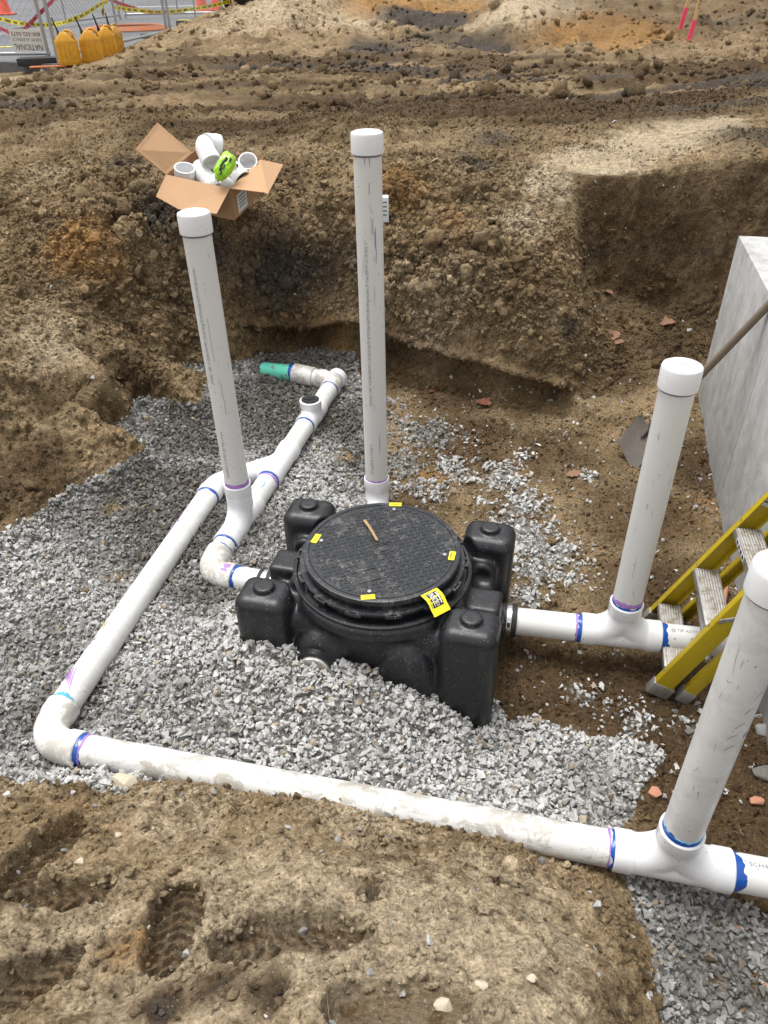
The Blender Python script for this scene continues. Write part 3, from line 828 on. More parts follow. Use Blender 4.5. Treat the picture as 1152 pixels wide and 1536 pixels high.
def displace(X, Y):
    """grid coordinates -> displaced points (n,3)"""
    shp = X.shape
    x, y = X.ravel(), Y.ravel()
    h = base_h(x, y)
    P = np.stack([x, y, h], 1)
    H = h.reshape(shp)
    Pg = P.reshape(shp + (3,))
    du = np.gradient(Pg, axis=1); dv = np.gradient(Pg, axis=0)
    nrm = np.cross(du, dv).reshape(-1, 3)
    nrm /= np.linalg.norm(nrm, axis=1)[:, None]
    r = roughness(P)
    big = fbm(P, 1.7, 3, .5, 2.2)
    rid = 1 - np.abs(fbm(P, 5.5, 4, .55, 6.6)) * 2
    w1 = .55 - worley(P + .04 * np.stack([perlin(P * 9), perlin(P * 9 + 50), perlin(P * 9 + 90)], 1), 11.0)
    w2 = .5 - worley(P + .02 * perlin(P * 30)[:, None], 27.0, 5.0)
    f = fbm(P, 40, 3, .6, 1.0)
    sel = smooth(-.15, .35, fbm(P, 3.0, 2, .5, 12.0))
    w3 = .5 - worley(P + .01 * perlin(P * 60)[:, None], 58.0, 9.0)
    sel2 = smooth(-.3, .25, fbm(P, 4.5, 3, .5, 19.0))
    w0 = .55 - worley(P * np.array([1, 1, 1.25]) + .08 * np.stack([perlin(P * 5), perlin(P * 5 + 50), perlin(P * 5 + 90)], 1), 5.5, 3.0)
    rr = smooth(.6, 1.2, r)
    d = r * (.060 * big + .040 * rid * (1 - .3 * sel) + .080 * w0 * rr + .085 * w1 * sel + .048 * w2 * (.35 + .65 * sel2) + .020 * w3 * (.3 + sel2) + .016 * f)
    wl = smooth(1.1, 1.3, x) * smooth(4.55, 4.7, y) * smooth(5.15, 5.05, y)
    lb = smooth(-1.15, -1.35, x) * smooth(2.3, 2.6, y) * smooth(4.3, 4.0, y)
    d += (wl + lb * smooth(.5, .35, h)) * (.022 * fbm(P * np.array([1, 1, .22]), 11., 3, .6, 44.) + .010 * (.5 - worley(P * np.array([1, 1, .5]), 20., 3.)))
    d += lb * (.018 * fbm(P, 4.0, 3, .55, 47.) + .016 * (1 - 2 * np.abs(fbm(P, 7.0, 3, .55, 48.))) + .016 * (.5 - worley(P, 9., 2.)))
    # ruts on the haul road
    S = P * np.array([.30, 3.2, 1.0])
    road = smooth(5.5, 6.4, y) * (1 - smooth(9.4, 10.4, y))
    rut = fbm(S, 1.5, 3, .55, 14.0)
    d += road * (.10 * rut + .05 * (1 - 2 * np.abs(fbm(S, 1.1, 3, .5, 24.0))))
    farr = smooth(8.5, 10.5, y) * smooth(-3.6, -2.2, x - .06 * (y - 10))
    d += farr * (.15 * (1 - 2.4 * np.abs(fbm(P, .75, 4, .6, 39.))) + .18 * fbm(P, 1.1, 4, .6, 33.) + .05 * (.5 - worley(P, 3.4, 8.)))
    lot = ((x < -3.5) & (y > 9.9)) | ((x < -2.95) & (y > 12.2 + (x + 3.42) * 10))
    d = np.where(lot, -np.abs(d) * .2, d)
    bk = smooth(1.5, 1.3, y) * smooth(.9, .6, x) * smooth(.05, .2, h)
    d += bk * (.035 * fbm(P, 3.2, 3, .5, 91.) + .022 * (1 - 2 * np.abs(fbm(P, 6.5, 3, .5, 93.))))
    near = (y < 1.5) & (x < .8)
    if near.any():
        bmk, bin_ = bank_marks(x[near], y[near], h[near])
        d[near] *= 1 - .78 * bin_
    P2 = P + nrm * d[:, None]
    # sheared ledges: the freshly cut foot of the back wall is cut back under the loose soil
    zz = P2[:, 2]
    zl = .325 - .15 * np.clip(x, -.9, 1.2) - .04 * np.clip(x, 0, 1.2) ** 2 + .02 * fbm(P, 3.0, 2, .5, 71.) - .10 * smooth(-.15, -.5, x)
    wall = smooth(3.85, 4.0, y) * (1 - smooth(4.75, 4.85, y)) * smooth(-1.0, -.75, x) * (1 - smooth(1.05, 1.2, x))
    cut = smooth(zl + .012, zl - .012, P2[:, 2]) * (1 - .75 * smooth(zl - .10, zl - .15, P2[:, 2]))
    lip = np.exp(-((P2[:, 2] - zl - .03) / .03) ** 2)
    P2[:, 1] += wall * (.085 * cut - .045 * lip)
    wall2 = 0 * smooth(-2.6, -2.2, x) * (1 - smooth(-1.35, -1.2, x)) * smooth(2.7, 2.9, y) * (1 - smooth(4.0, 4.2, y))
    P2[:, 0] -= wall2 * np.exp(-((zz - .22) / .09) ** 2) * .07
    if near.any():
        P2[near, 2] += bmk * smooth(.1, .2, h[near])
    return P2, nrm

def grid_terrain(name, ys, xfun, ncol, drop=0.0, extra=None):
    s = np.linspace(-1, 1, ncol)
    X = np.array([xfun(yy, s) for yy in ys]); Y = np.repeat(np.array(ys)[:, None], ncol, 1)
    P, nrm = displace(X, Y)
    P[:, 2] -= drop
    R, C_ = X.shape
    I = np.arange(R * C_).reshape(R, C_)
    Fc = np.stack([I[:-1, :-1], I[:-1, 1:], I[1:, 1:], I[1:, :-1]], -1).reshape(-1, 4)
    me = npmesh(name, P, Fc)
    q = zones(P)
    nb = (P[:, 1] < 1.6) & (P[:, 0] < .8)
    if nb.any():
        q['moist'][nb] = np.maximum(q['moist'][nb], bank_marks(P[nb, 0], P[nb, 1], P[nb, 2])[1] * .42)
    for k in ('dark', 'moist', 'orange', 'pale'): attr(me, k, q[k])
    attr(me, 'wet', q['moist'] * .35)
    attr(me, 'grav', gravel_density(P) * .9)
    attr(me, 'tone', np.full(len(P), .5))
    o = link(name, me, M['soil'])
    o['kind'] = 'structure'
    return P, Fc, o
ys = [.32]
while ys[-1] < 6.9:
    yy = ys[-1]
    ys.append(yy + (.0042 if yy < 1.4 else .0023 if 4.08 < yy < 5.09 else .0042 + min(1, (yy - 1.4) / 1.2) * .0042))
P1, F1, GROUND = grid_terrain('ground', ys, lambda y, s: s * (1.05 + y * .47) + .15, 590)
ys = [6.85]
while ys[-1] < 24: ys.append(ys[-1] + .035 + (ys[-1] - 6.85) * .006)
P2, F2, GROUND2 = grid_terrain('ground', ys, lambda y, s: s * (4.3 + (y - 6.85) * .62) + 0.15 + (y - 6.85) * .03, 420, .012)

# land to the horizon and around the dig
bm = bmesh.new()
for xx0, xx1, yy0, yy1 in ((-300, 300, 24, 400), (-300, -1.0, -40, .32), (1.0, 300, -40, -.2), (-300, -4.3, .32, 24), (4.6, 300, .32, 24)):
    z0 = 1.16 if yy0 > 0 else .55
    v = [bm.verts.new(p) for p in ((xx0, yy0, z0), (xx1, yy0, z0), (xx1, yy1, z0), (xx0, yy1, z0))]
    bm.faces.new(v)
me = bm_mesh('land', bm)
for k in ('dark', 'moist', 'orange', 'pale', 'wet', 'grav'): attr(me, k, np.zeros(len(me.vertices)))
attr(me, 'tone', np.full(len(me.vertices), .5))
o = link('land', me, M['soil'], smooth=False); o['kind'] = 'structure'

# asphalt lot behind the fence, with the edge of its slab
lot = [(-60, 10.9), (-4.6, 10.62), (-3.66, 10.12), (-3.40, 12.0), (-3.02, 17.2), (-2.85, 19.2), (-2.2, 40), (-60, 40)]
bm = bmesh.new()
top = [bm.verts.new((x, y, 1.30)) for x, y in lot]; bot = [bm.verts.new((x, y, 1.08)) for x, y in lot]
bm.faces.new(top)
for i in range(len(lot)):
    j = (i + 1) % len(lot); bm.faces.new((top[i], bot[i], bot[j], top[j]))
o = link('parking_lot', bm_mesh('parking_lot', bm), M['asphalt'], smooth=False); o['kind'] = 'structure'

# ------------------------------------------------------------------ loose stone, clods
def face_pick(P, Fc, weight, n):
    A, B, C_, D = (P[Fc[:, i]] for i in range(4))
    ar = .5 * np.linalg.norm(np.cross(C_ - A, D - B), axis=1)
    p = ar * weight; tot = p.sum()
    cdf = np.cumsum(p) / tot
    k = np.searchsorted(cdf, RS.rand(n))
    k = np.minimum(k, len(Fc) - 1)
    u, v = RS.rand(n, 1), RS.rand(n, 1)
    pt = (A[k] * (1 - u) + B[k] * u) * (1 - v) + (D[k] * (1 - u) + C_[k] * u) * v
    nr = np.cross(C_[k] - A[k], D[k] - B[k]); nr /= np.linalg.norm(nr, axis=1)[:, None] + 1e-12
    return pt, nr, tot
def hull(n, seed, flat=.75, el=1.25):
    r = np.random.RandomState(seed)
    q = r.normal(size=(n, 3)); q /= np.linalg.norm(q, axis=1)[:, None]
    q *= (.78 + .32 * r.rand(n, 1)); q *= np.array([el, 1.0, flat])
    bm = bmesh.new()
    for p in q: bm.verts.new(p)
    bmesh.ops.convex_hull(bm, input=bm.verts)
    bmesh.ops.delete(bm, geom=[v for v in bm.verts if not v.link_faces], context='VERTS')
    bmesh.ops.triangulate(bm, faces=bm.faces)
    bm.verts.index_update()
    V = np.array([v.co[:] for v in bm.verts]); Fc = np.array([[v.index for v in f.verts] for f in bm.faces])
    bm.free()
    return V, Fc
def lumpy(seed, sub=2, amp=.35):
    bm = bmesh.new(); bmesh.ops.create_icosphere(bm, subdivisions=sub, radius=1)
    V = np.array([v.co[:] for v in bm.verts]); Fc = np.array([[v.index for v in f.verts] for f in bm.faces]); bm.free()
    V = V * (1 + amp * fbm(V, 1.2, 3, .7, seed * 3.7) + .5 * (.5 - worley(V, 1.7, seed * 1.3)))[:, None] * np.array([1.15, 1, .72])
    return V, Fc
def rotmats(n, tilt=1.0):
    q = RS.normal(size=(n, 4)); q[:, 1:3] *= tilt; q /= np.linalg.norm(q, axis=1)[:, None]
    w, x, y, z = q.T
    return np.stack([1 - 2 * (y * y + z * z), 2 * (x * y - z * w), 2 * (x * z + y * w), 2 * (x * y + z * w), 1 - 2 * (x * x + z * z), 2 * (y * z - x * w),
                     2 * (x * z - y * w), 2 * (y * z + x * w), 1 - 2 * (x * x + y * y)], 1).reshape(n, 3, 3)
def scatter(pts, size, protos, tilt=1.0):
    n = len(pts); R = rotmats(n, tilt); pid = RS.randint(0, len(protos), n)
    Vs, Fs, own, off = [], [], [], 0
    for k, (V, Fc) in enumerate(protos):
        ids = np.where(pid == k)[0]
        if not len(ids): continue
        W = np.einsum('nij,vj->nvi', R[ids], V) * size[ids][:, None, None] + pts[ids][:, None, :]
        Vs.append(W.reshape(-1, 3))
        Fs.append((Fc[None] + (np.arange(len(ids)) * len(V))[:, None, None] + off).reshape(-1, 3))
        own.append(np.repeat(ids, len(V))); off += len(ids) * len(V)
    return np.concatenate(Vs), np.concatenate(Fs), np.concatenate(own)

fc = P1[F1].mean(1)
gd = gravel_density(fc)
# crushed stone: a filling layer and a top layer
protos = [hull(9, s, .62 + .25 * ((s * 7) % 5) / 5, 1.15 + .35 * ((s * 3) % 4) / 4) for s in range(16)]
NG = 46000
pt, nr, tot = face_pick(P1, F1, gd, NG)
size = np.clip(RS.lognormal(math.log(.0094), .36, NG), .0035, .021)
size *= np.where(pt[:, 1] > 3.0, 1.12, 1.0)
pt[:, 2] += (RS.rand(NG) ** 1.3) * .020 - .002
keep = ~((np.abs(pt[:, 0] + .02) < .33) & (np.abs(pt[:, 1] - 2.14) < .22))
pt, size = pt[keep], size[keep]
V, Fc, own = scatter(pt, size, protos)
me = npmesh('gravel', V, Fc, True)
wetz = zone(pt, [(at(250, 760, .05), .42, 1.0), (at(420, 620, .05), .42, .9), (at(520, 640, .05), .3, .85), (at(300, 650, .05), .35, .9), (at(450, 540, .08), .35, 1.0), (at(280, 820, .06), .30, .9), (at(330, 880, .08), .2, .7), (at(90, 1080, .04), .2, .55), (at(250, 1080, .1), .2, .25), (at(560, 700, .03), .3, .55), (at(620, 650, .03), .3, .45), (at(1060, 1470, -.04), .3, .45), (at(900, 1180, .02), .15, .3), (at(60, 980, .05), .22, .4), (at(430, 900, .1), .1, .2), (at(560, 1100, .1), .2, .12)])
wetz = np.clip(wetz * (1.0 + 1.2 * fbm(pt, 4.0, 3, .6, 61.)), 0, 1)
wetz = np.clip(wetz * 1.45, 0, 1)
tone = np.clip(.80 + RS.normal(0, .105, len(pt)) - .80 * wetz, 0, 1)
dirt = np.clip(wetz * (.45 + .6 * RS.rand(len(pt))) + (RS.rand(len(pt)) < .035) * .7, 0, 1)
lite = RS.rand(len(pt)) < .08 + .04 * (1 - wetz)
tone = np.where(lite, np.clip(tone + .2, 0, 1), tone); dirt = np.where(lite, dirt * .25, dirt)
attr(me, 'hue', RS.rand(len(pt))[own]); attr(me, 'tone', tone[own]); attr(me, 'dirt', dirt[own])
o = link('gravel', me, M['gravel'], smooth=False); o['kind'] = 'stuff'
tag(o, 'loose grey crushed stone covering the floor of the pit', None)

# soil clods of all sizes
def clods(name, P, Fc, weight, n, s0, sig, smin, smax, protos, sink=.25, tonev=.16):
    pt, nr, tot = face_pick(P, Fc, weight, n)
    size = np.clip(RS.lognormal(math.log(s0), sig, n), smin, smax)
    pt = pt + nr * (size * (RS.rand(n) * .8 - sink))[:, None]
    V, Fq, own = scatter(pt, size, protos, .9)
    me = npmesh(name, V, Fq)
    q = zones(pt)
    for k in ('dark', 'moist', 'orange', 'pale'): attr(me, k, q[k][own])
    attr(me, 'wet', (q['moist'] * .3)[own]); attr(me, 'grav', np.zeros(len(V)))
    attr(me, 'tone', np.clip(.5 + RS.normal(0, tonev, n), 0, 1)[own])
    o = link(name, me, M['soil']); o['kind'] = 'stuff'
    return o
LUMP = [lumpy(s, 2, .9) for s in range(8)]
LUMP1 = [lumpy(s + 20, 1, 1.0) for s in range(10)]
SMALL = [hull(7, 50 + s, .85, 1.1) for s in range(10)]
rg = roughness(fc)
patchy = smooth(-.1, .4, fbm(fc, 2.5, 3, .6, 88.)) + .15
ws = np.where(gd > .5, .02, 1.0) * patchy * np.clip(rg - .12, .06, 1.2)
wb = ws * np.where((fc[:, 1] < 1.42) & (fc[:, 0] < .75), .35, 1.0) * np.where(fc[:, 2] < .12, .5, 1.0)
o = clods('soil_clods', P1, F1, wb, 550, .019, .40, .014, .046, LUMP, .45)
tag(o, 'lumps of brown soil lying on the banks and upper ground')
o = clods('soil_clods', P1, F1, wb, 5000, .0095, .35, .005, .02, LUMP1, .35)
tag(o, 'fist sized and smaller lumps of brown soil on the banks')
chunk = np.clip(rg - .75, 0, 1) * (fc[:, 1] > 3.8) * (fc[:, 1] < 5.2)
o = clods('soil_clods', P1, F1, chunk, 90, .038, .30, .025, .068, LUMP, .75, .08)
tag(o, 'big chunks of earth half stuck in the broken back wall')
pebw = np.where(gd > .5, .03, 1.0) * (.25 + patchy * .5) * np.where(fc[:, 1] < 1.45, 2.2, 1.0)
def instance_scatter(name, P, Fc, w, n, s0, sig, smin, smax, protos, sink, label, tonev=.2):
    """crumbs as instances on points; every point carries its own size, turn and soil kind"""
    pt, nr, tot = face_pick(P, Fc, w, n)
    size = np.clip(RS.lognormal(math.log(s0), sig, n), smin, smax)
    pt = pt + nr * (size * (RS.rand(n) * .9 - sink))[:, None]
    me = bpy.data.meshes.new(name)
    me.vertices.add(n); me.vertices.foreach_set('co', pt.astype(np.float32).ravel())
    q = zones(pt)
    for k in ('dark', 'moist', 'orange', 'pale'): attr(me, k, q[k])
    attr(me, 'wet', q['moist'] * .3); attr(me, 'grav', np.zeros(n))
    attr(me, 'tone', np.clip(.5 + RS.normal(0, tonev, n), 0, 1)); attr(me, 'size', size)
    cl = bpy.data.collections.new(name + '_shapes')
    for i, (V, Fq) in enumerate(protos):
        pm = npmesh('crumb', V, Fq, True); pm.materials.append(M['soil_crumb'])
        cl.objects.link(bpy.data.objects.new('crumb', pm))
    o = bpy.data.objects.new(name, me); COL.objects.link(o)
    ng = bpy.data.node_groups.new(name, 'GeometryNodeTree')
    ng.interface.new_socket('Geometry', in_out='INPUT', socket_type='NodeSocketGeometry')
    ng.interface.new_socket('Geometry', in_out='OUTPUT', socket_type='NodeSocketGeometry')
    gi, go = ng.nodes.new('NodeGroupInput'), ng.nodes.new('NodeGroupOutput')
    ci = ng.nodes.new('GeometryNodeCollectionInfo'); ci.inputs['Collection'].default_value = cl
    ci.inputs['Separate Children'].default_value = True; ci.inputs['Reset Children'].default_value = True
    ip = ng.nodes.new('GeometryNodeInstanceOnPoints'); ip.inputs['Pick Instance'].default_value = True
    at_ = ng.nodes.new('GeometryNodeInputNamedAttribute'); at_.data_type = 'FLOAT'; at_.inputs['Name'].default_value = 'size'
    rv = ng.nodes.new('FunctionNodeRandomValue'); rv.data_type = 'FLOAT_VECTOR'
    rv.inputs[1].default_value = (6.28, 6.28, 6.28)
    ng.links.new(gi.outputs[0], ip.inputs['Points']); ng.links.new(ci.outputs[0], ip.inputs['Instance'])
    ng.links.new(at_.outputs[0], ip.inputs['Scale']); ng.links.new(rv.outputs[0], ip.inputs['Rotation'])
    ng.links.new(ip.outputs[0], go.inputs[0])
    md = o.modifiers.new('scatter', 'NODES'); md.node_group = ng
    o['kind'] = 'stuff'; o['label'] = label
    return o
CRUMB = [hull(12, 50 + s, .85, 1.15) for s in range(10)]
smz = 1 - np.clip(zone(fc, [(at(900, 240, 1.16), .3, .95), (at(980, 215, 1.19), .32, .95), (at(1040, 195, 1.22), .3, .95), (at(960, 350, .8), .4, .75), (at(1060, 350, .8), .4, .75), (at(960, 290, 1.0), .3, .8), (at(1070, 290, 1.0), .3, .7), (at(60, 680, .25), .3, .6), (at(640, 215, 1.17), .3, .5)]), 0, 1)
bootin = np.zeros(len(fc)); _nb = (fc[:, 1] < 1.5) & (fc[:, 0] < .8)
bootin[_nb] = bank_marks(fc[_nb, 0], fc[_nb, 1], fc[_nb, 2])[1]
cw_ = smz * (1 - .85 * bootin) * np.where(gd > .5, .02, 1.0) * (.35 + patchy * .9) * np.where((fc[:, 1] < 1.42) & (fc[:, 0] < .7), .75 + 1.0 * smooth(.30, .14, fc[:, 2]), 1.0) * np.where(fc[:, 1] > 5.6, .5, 1.0) * np.clip(.25 + rg, .3, 1.3)
instance_scatter('soil_crumbs', P1, F1, cw_, 120000, .0042, .55, .0014, .016, CRUMB, .25, 'small crumbs and grit strewn over the soil')
tanw = smz * np.where(gd > .5, .0, 1.0) * np.clip(rg - .45, 0, 1) * (fc[:, 1] > 3.6) * (fc[:, 1] < 5.4)
instance_scatter('soil_crumbs', P1, F1, tanw, 15000, .0085, .60, .003, .034, CRUMB + [lumpy(60 + s, 1, 1.0) for s in range(6)], .3, 'crumbled soil lumps covering the rough back wall')
fc2 = P2[F2].mean(1)
lotm = (fc2[:, 0] < -3.0) & (fc2[:, 1] > 9.7) & (fc2[:, 2] < 1.33)
o = clods('soil_clods', P2, F2, np.where(lotm, 0, 1.0) * (smooth(-.2, .4, fbm(fc2, 1.2, 3, .6, 18.)) + .1) / (4 + (fc2[:, 1] - 6) ** 2 * .6), 7500, .021, .50, .010, .085, LUMP1, .4)
tag(o, 'clods of soil on the haul road and the spoil heaps')
# pebbles
def pebbles(n, w, s0, sig, name, label):
    pt, nr, tot = face_pick(P1, F1, w, n)
    size = np.clip(RS.lognormal(math.log(s0), sig, n), .003, .016)
    pt = pt + nr * (size * .35)[:, None]
    V, Fq, own = scatter(pt, size, protos, .9)
    me = npmesh(name, V, Fq, True)
    attr(me, 'hue', RS.rand(n)[own])
    attr(me, 'tone', np.clip(.6 + RS.normal(0, .22, n), 0, 1)[own]); attr(me, 'dirt', (RS.rand(n) * .5)[own])
    o = link(name, me, M['gravel'], smooth=False); o['kind'] = 'stuff'; tag(o, label)
nearg = zone(fc, G_PATCH) + np.where((fc[:, 2] < .12) & (fc[:, 1] > 1.4) & (fc[:, 1] < 4.2), .25, .012) + np.where(fc[:, 1] < 1.45, .03, 0)
pebbles(1500, nearg * np.where(gd > .5, .05, 1), .0082, .4, 'stray_stones', 'grey stones scattered singly over the bare soil')
# roots and straw
def straw(n, w, L):
    pt, nr, tot = face_pick(P1, F1, w, n)
    parts = []
    for p, q in zip(pt, nr):
        d = RS.normal(size=3); d -= q * (d @ q) * .7; d /= np.linalg.norm(d)
        l = L * (.4 + RS.rand())
        k = RS.normal(size=3) * l * .15
        parts.append(sweep([p + q * .004 - d * l / 2, p + q * .012 + k, p + q * .006 + d * l / 2], [.0008, .0009, .0005], 3, False))
    V, Fq = join_parts(parts)
    o = link('dry_roots', pmesh('dry_roots', V, Fq), M['straw']); o['kind'] = 'stuff'
    tag(o, 'thin dry roots and straw sticking out of the soil')
rimw = np.zeros(len(fc))
for c, ang, L, W, dep, lug in BOOTS:
    dd = np.hypot(fc[:, 0] - c[0], fc[:, 1] - c[1]); rimw = np.maximum(rimw, np.exp(-((dd - L * .42) / .05) ** 2))
nb_ = (fc[:, 1] < 1.42) & (fc[:, 0] < .7) & (fc[:, 2] > .1)
o = clods('soil_clods', P1, F1, np.where(nb_ & (bootin < .3), rimw + .25 * patchy + 1.2 * smooth(.30, .15, fc[:, 2]), 0), 1500, .0075, .40, .0035, .020, LUMP1, .45, .1)
tag(o, 'flakes and lumps of mud pressed up around the boot prints')
straw(420, ws + zone(fc, [(at(868, 450, .6), .18, 4.), (at(1100, 230, 1.2), .3, 2.), (at(700, 590, .1), .2, 1.), (at(400, 1450, .56), .2, .6)]), .05)
# ------------------------------------------------------------------ pipework
PR, HR, FR_ = .0532, .0612, .0567      # pipe, hub and fitting body radius
def arc(c, a, b, R, n=12, t0=0.0, t1=math.pi / 2):
    """points c + R*(a*cos + b*sin)"""
    c, a, b = [np.asarray(q, float) for q in (c, a, b)]
    return [c + R * (a * math.cos(t0 + (t1 - t0) * i / n) + b * math.sin(t0 + (t1 - t0) * i / n)) for i in range(n + 1)]
def unit(v):
    v = np.asarray(v, float); return v / np.linalg.norm(v)
def hub_rings(p, d, L=.042, r0=FR_, r1=HR):
    """path + radii of a hub that opens at p towards d"""
    p, d = np.asarray(p, float), unit(d)
    return [p - d * (L + .012), p - d * L, p - d * .003, p, p], [r0, r1, r1, r1 - .003, PR + .0005]
def elbow_obj(name, corner, d0, d1, mat, parent, R=.075, hub=.045):
    """bend from direction -d0 (arriving side) to d1 at a corner point; both are unit vectors pointing away from the corner"""
    corner, d0, d1 = np.asarray(corner, float), unit(d0), unit(d1)
    ang = math.acos(np.clip(-d0 @ d1, -1, 1))
    t = R * math.tan(ang / 2)
    a0, a1 = corner + d0 * t, corner + d1 * t
    bis = unit(d0 + d1)
    cen = corner + bis * (R / math.cos(ang / 2))
    pts = []
    n = 10
    u0 = unit(a0 - cen)
    perp = unit((a1 - cen) - u0 * ((a1 - cen) @ u0))
    for i in range(n + 1):
        q = ang * i / n
        pts.append(cen + R * (u0 * math.cos(q) + perp * math.sin(q)))
    e0, e1 = a0 + d0 * (hub + .012), a1 + d1 * (hub + .012)
    path = [e0, e0, e0 - d0 * .003, e0 - d0 * hub, a0] + pts[1:-1] + [a1, e1 - d1 * hub, e1 - d1 * .003, e1, e1]
    rad = [PR + .0005, HR - .003, HR, HR, FR_] + [FR_] * (n - 1) + [FR_, HR, HR, HR - .003, PR + .0005]
    V, Fc = sweep(path, rad, 36, True)
    o = vf_obj(name, (V, Fc), mat, parent, True)
    return o, e0, e1
def pipe_obj(p0, p1, mat, parent, r=PR, name='pipe'):
    d = unit(np.asarray(p1) - np.asarray(p0))
    p0, p1 = np.asarray(p0, float), np.asarray(p1, float)
    n = 6
    pts = [p0 + (p1 - p0) * i / n for i in range(n + 1)]
    return vf_obj(name, sweep(pts, [r] * (n + 1), 40), mat, parent, True)
def ring_obj(p, d, w, mat, parent, r=PR, name='cement_ring', seed=0, jag=.35):
    """uneven band of cement or primer round a pipe at p, growing along d"""
    d, u, v = frame_of(d)
    p = np.asarray(p, float)
    rr = np.random.RandomState(seed + int(abs(p[0] * 1000)) % 97)
    k = 48
    w1 = w * (1 + jag * np.convolve(rr.normal(size=k + 8), np.ones(5) / 5, 'same')[4:-4] * 1.6)
    V, Fc = [], []
    for i in range(k):
        a = 2 * math.pi * i / k
        o = math.cos(a) * u + math.sin(a) * v
        ww = max(w * .25, w1[i])
        V += [p + o * (r - .001) - d * .0005, p + o * (r + .0016), p + o * (r + .0013) + d * ww * .8, p + o * (r - .001) + d * ww]
    for i in range(k):
        j = (i + 1) % k
        for q in range(3):
            Fc.append([i * 4 + q, j * 4 + q, j * 4 + q + 1, i * 4 + q + 1])
    return vf_obj(name, (V, Fc), mat, parent, True, angle=60)
class Cyl:
    """marks laid on the surface of a pipe: s along, a angle"""
    def __init__(self, p0, d, r, ref):
        self.p0 = np.asarray(p0, float); self.d = unit(d); self.r = r
        ref = np.asarray(ref, float); self.u = unit(ref - self.d * (ref @ self.d)); self.v = np.cross(self.d, self.u)
    def pt(self, s, t, lift=.0009):
        a = t / self.r
        return self.p0 + self.d * s + (self.r + lift) * (math.cos(a) * self.u + math.sin(a) * self.v)
def text_geo(txt, size):
    cu = bpy.data.curves.new('lettering', 'FONT')
    cu.body = txt; cu.size = size; cu.resolution_u = 2
    o = bpy.data.objects.new('lettering', cu); COL.objects.link(o)
    dg = bpy.context.evaluated_depsgraph_get()
    me = o.evaluated_get(dg).to_mesh()
    V = np.array([v.co[:] for v in me.vertices]); Fc = [list(p.vertices) for p in me.polygons]
    o.evaluated_get(dg).to_mesh_clear()
    bpy.data.objects.remove(o); bpy.data.curves.remove(cu)
    return V, Fc
def print_on(cy, txt, size, s0, t0, parent, mat, wide=1.0, flip=1, name='print_line'):
    V, Fc = text_geo(txt, size)
    W = [cy.pt(s0 + x * wide, t0 - y) for x, y, _ in V]
    o = link(name, pmesh(name, W, Fc), mat, parent, smooth=False)
    return o
def stroke(cy, pts, w, mat, parent, name='pen_mark'):
    """thin ribbon along (s, t, width factor) points on a pipe"""
    V, Fc = [], []
    P = [np.array(q[:2]) for q in pts]
    for i, q in enumerate(pts):
        a = P[min(len(P) - 1, i + 1)] - P[max(0, i - 1)]
        nrm = np.array([-a[1], a[0]]) / (np.linalg.norm(a) + 1e-9)
        ww = w * (q[2] if len(q) > 2 else 1) / 2
        for k in (-1, -.33, .33, 1):
            c = P[i] + nrm * ww * k
            V.append(cy.pt(c[0], c[1], .0011))
    for i in range(len(pts) - 1):
        for k in range(3):
            Fc.append([i * 4 + k, i * 4 + k + 1, i * 4 + 5 + k, i * 4 + 4 + k])
    return link(name, pmesh(name, V, Fc), mat, parent, smooth=True)
def cap_obj(base, d, parent, h=.072, r=.0605):
    base = np.asarray(base, float); d = unit(d)
    path = [base, base, base + d * (h - .010), base + d * (h - .003), base + d * h, base + d * (h + .0006), base + d * (h + .0006), base + d * (h + .0016), base + d * (h + .0016)]
    rad = [PR + .0005, r, r, r - .0025, r - .009, r - .010, .026, .025, .004]
    o = vf_obj('end_cap', sweep(path, rad, 48), M['fitting'], parent, True)
    c = Cyl(base + d * (h + .0018), d, 1.0, (1, 0, 0))
    return o
def cap_mark(o, top, txt='CAP', s=.016):
    V, Fc = text_geo(txt, s)
    W = [np.asarray(top) + np.array([x - s, y - s / 3, 0]) for x, y, _ in V]
    link('moulded_mark', pmesh('moulded_mark', W, Fc), M['ink'], o, smooth=False)
def standpipe(b, ztop, parent, mat='pvc', band=None):
    """vertical pipe from b up to the cap"""
    b = np.asarray(b, float)
    t = np.array([b[0], b[1], ztop - .05])
    p = pipe_obj(b, t, M[mat], parent, name='standpipe')
    c = cap_obj((b[0], b[1], ztop - .072), (0, 0, 1), parent)
    rr = np.random.RandomState(int(abs(b[0]) * 1e4) % 9999)
    cy = Cyl((b[0], b[1], 0), (0, 0, 1), PR, (0, -1, 0))
    for k in range(26):
        s0, t0 = rr.uniform(b[2] + .1, ztop - .15), rr.uniform(-.07, .07)
        L = rr.choice([.008, .015, .03, .09], p=[.4, .3, .2, .1]); tl_ = rr.normal() * .004
        stroke(cy, [(s0, t0, .4), (s0 + L * .5, t0 + tl_ * .7, 1), (s0 + L, t0 + tl_, .3)], rr.uniform(.0008, .002), M['pencil'] if k % 3 else M['twig'], p, 'scuff')
    ring_obj((b[0], b[1], ztop - .072 - .008), (0, 0, 1), .008, M['pencil'], c, name='primer_ring', jag=.3)
    return p, c
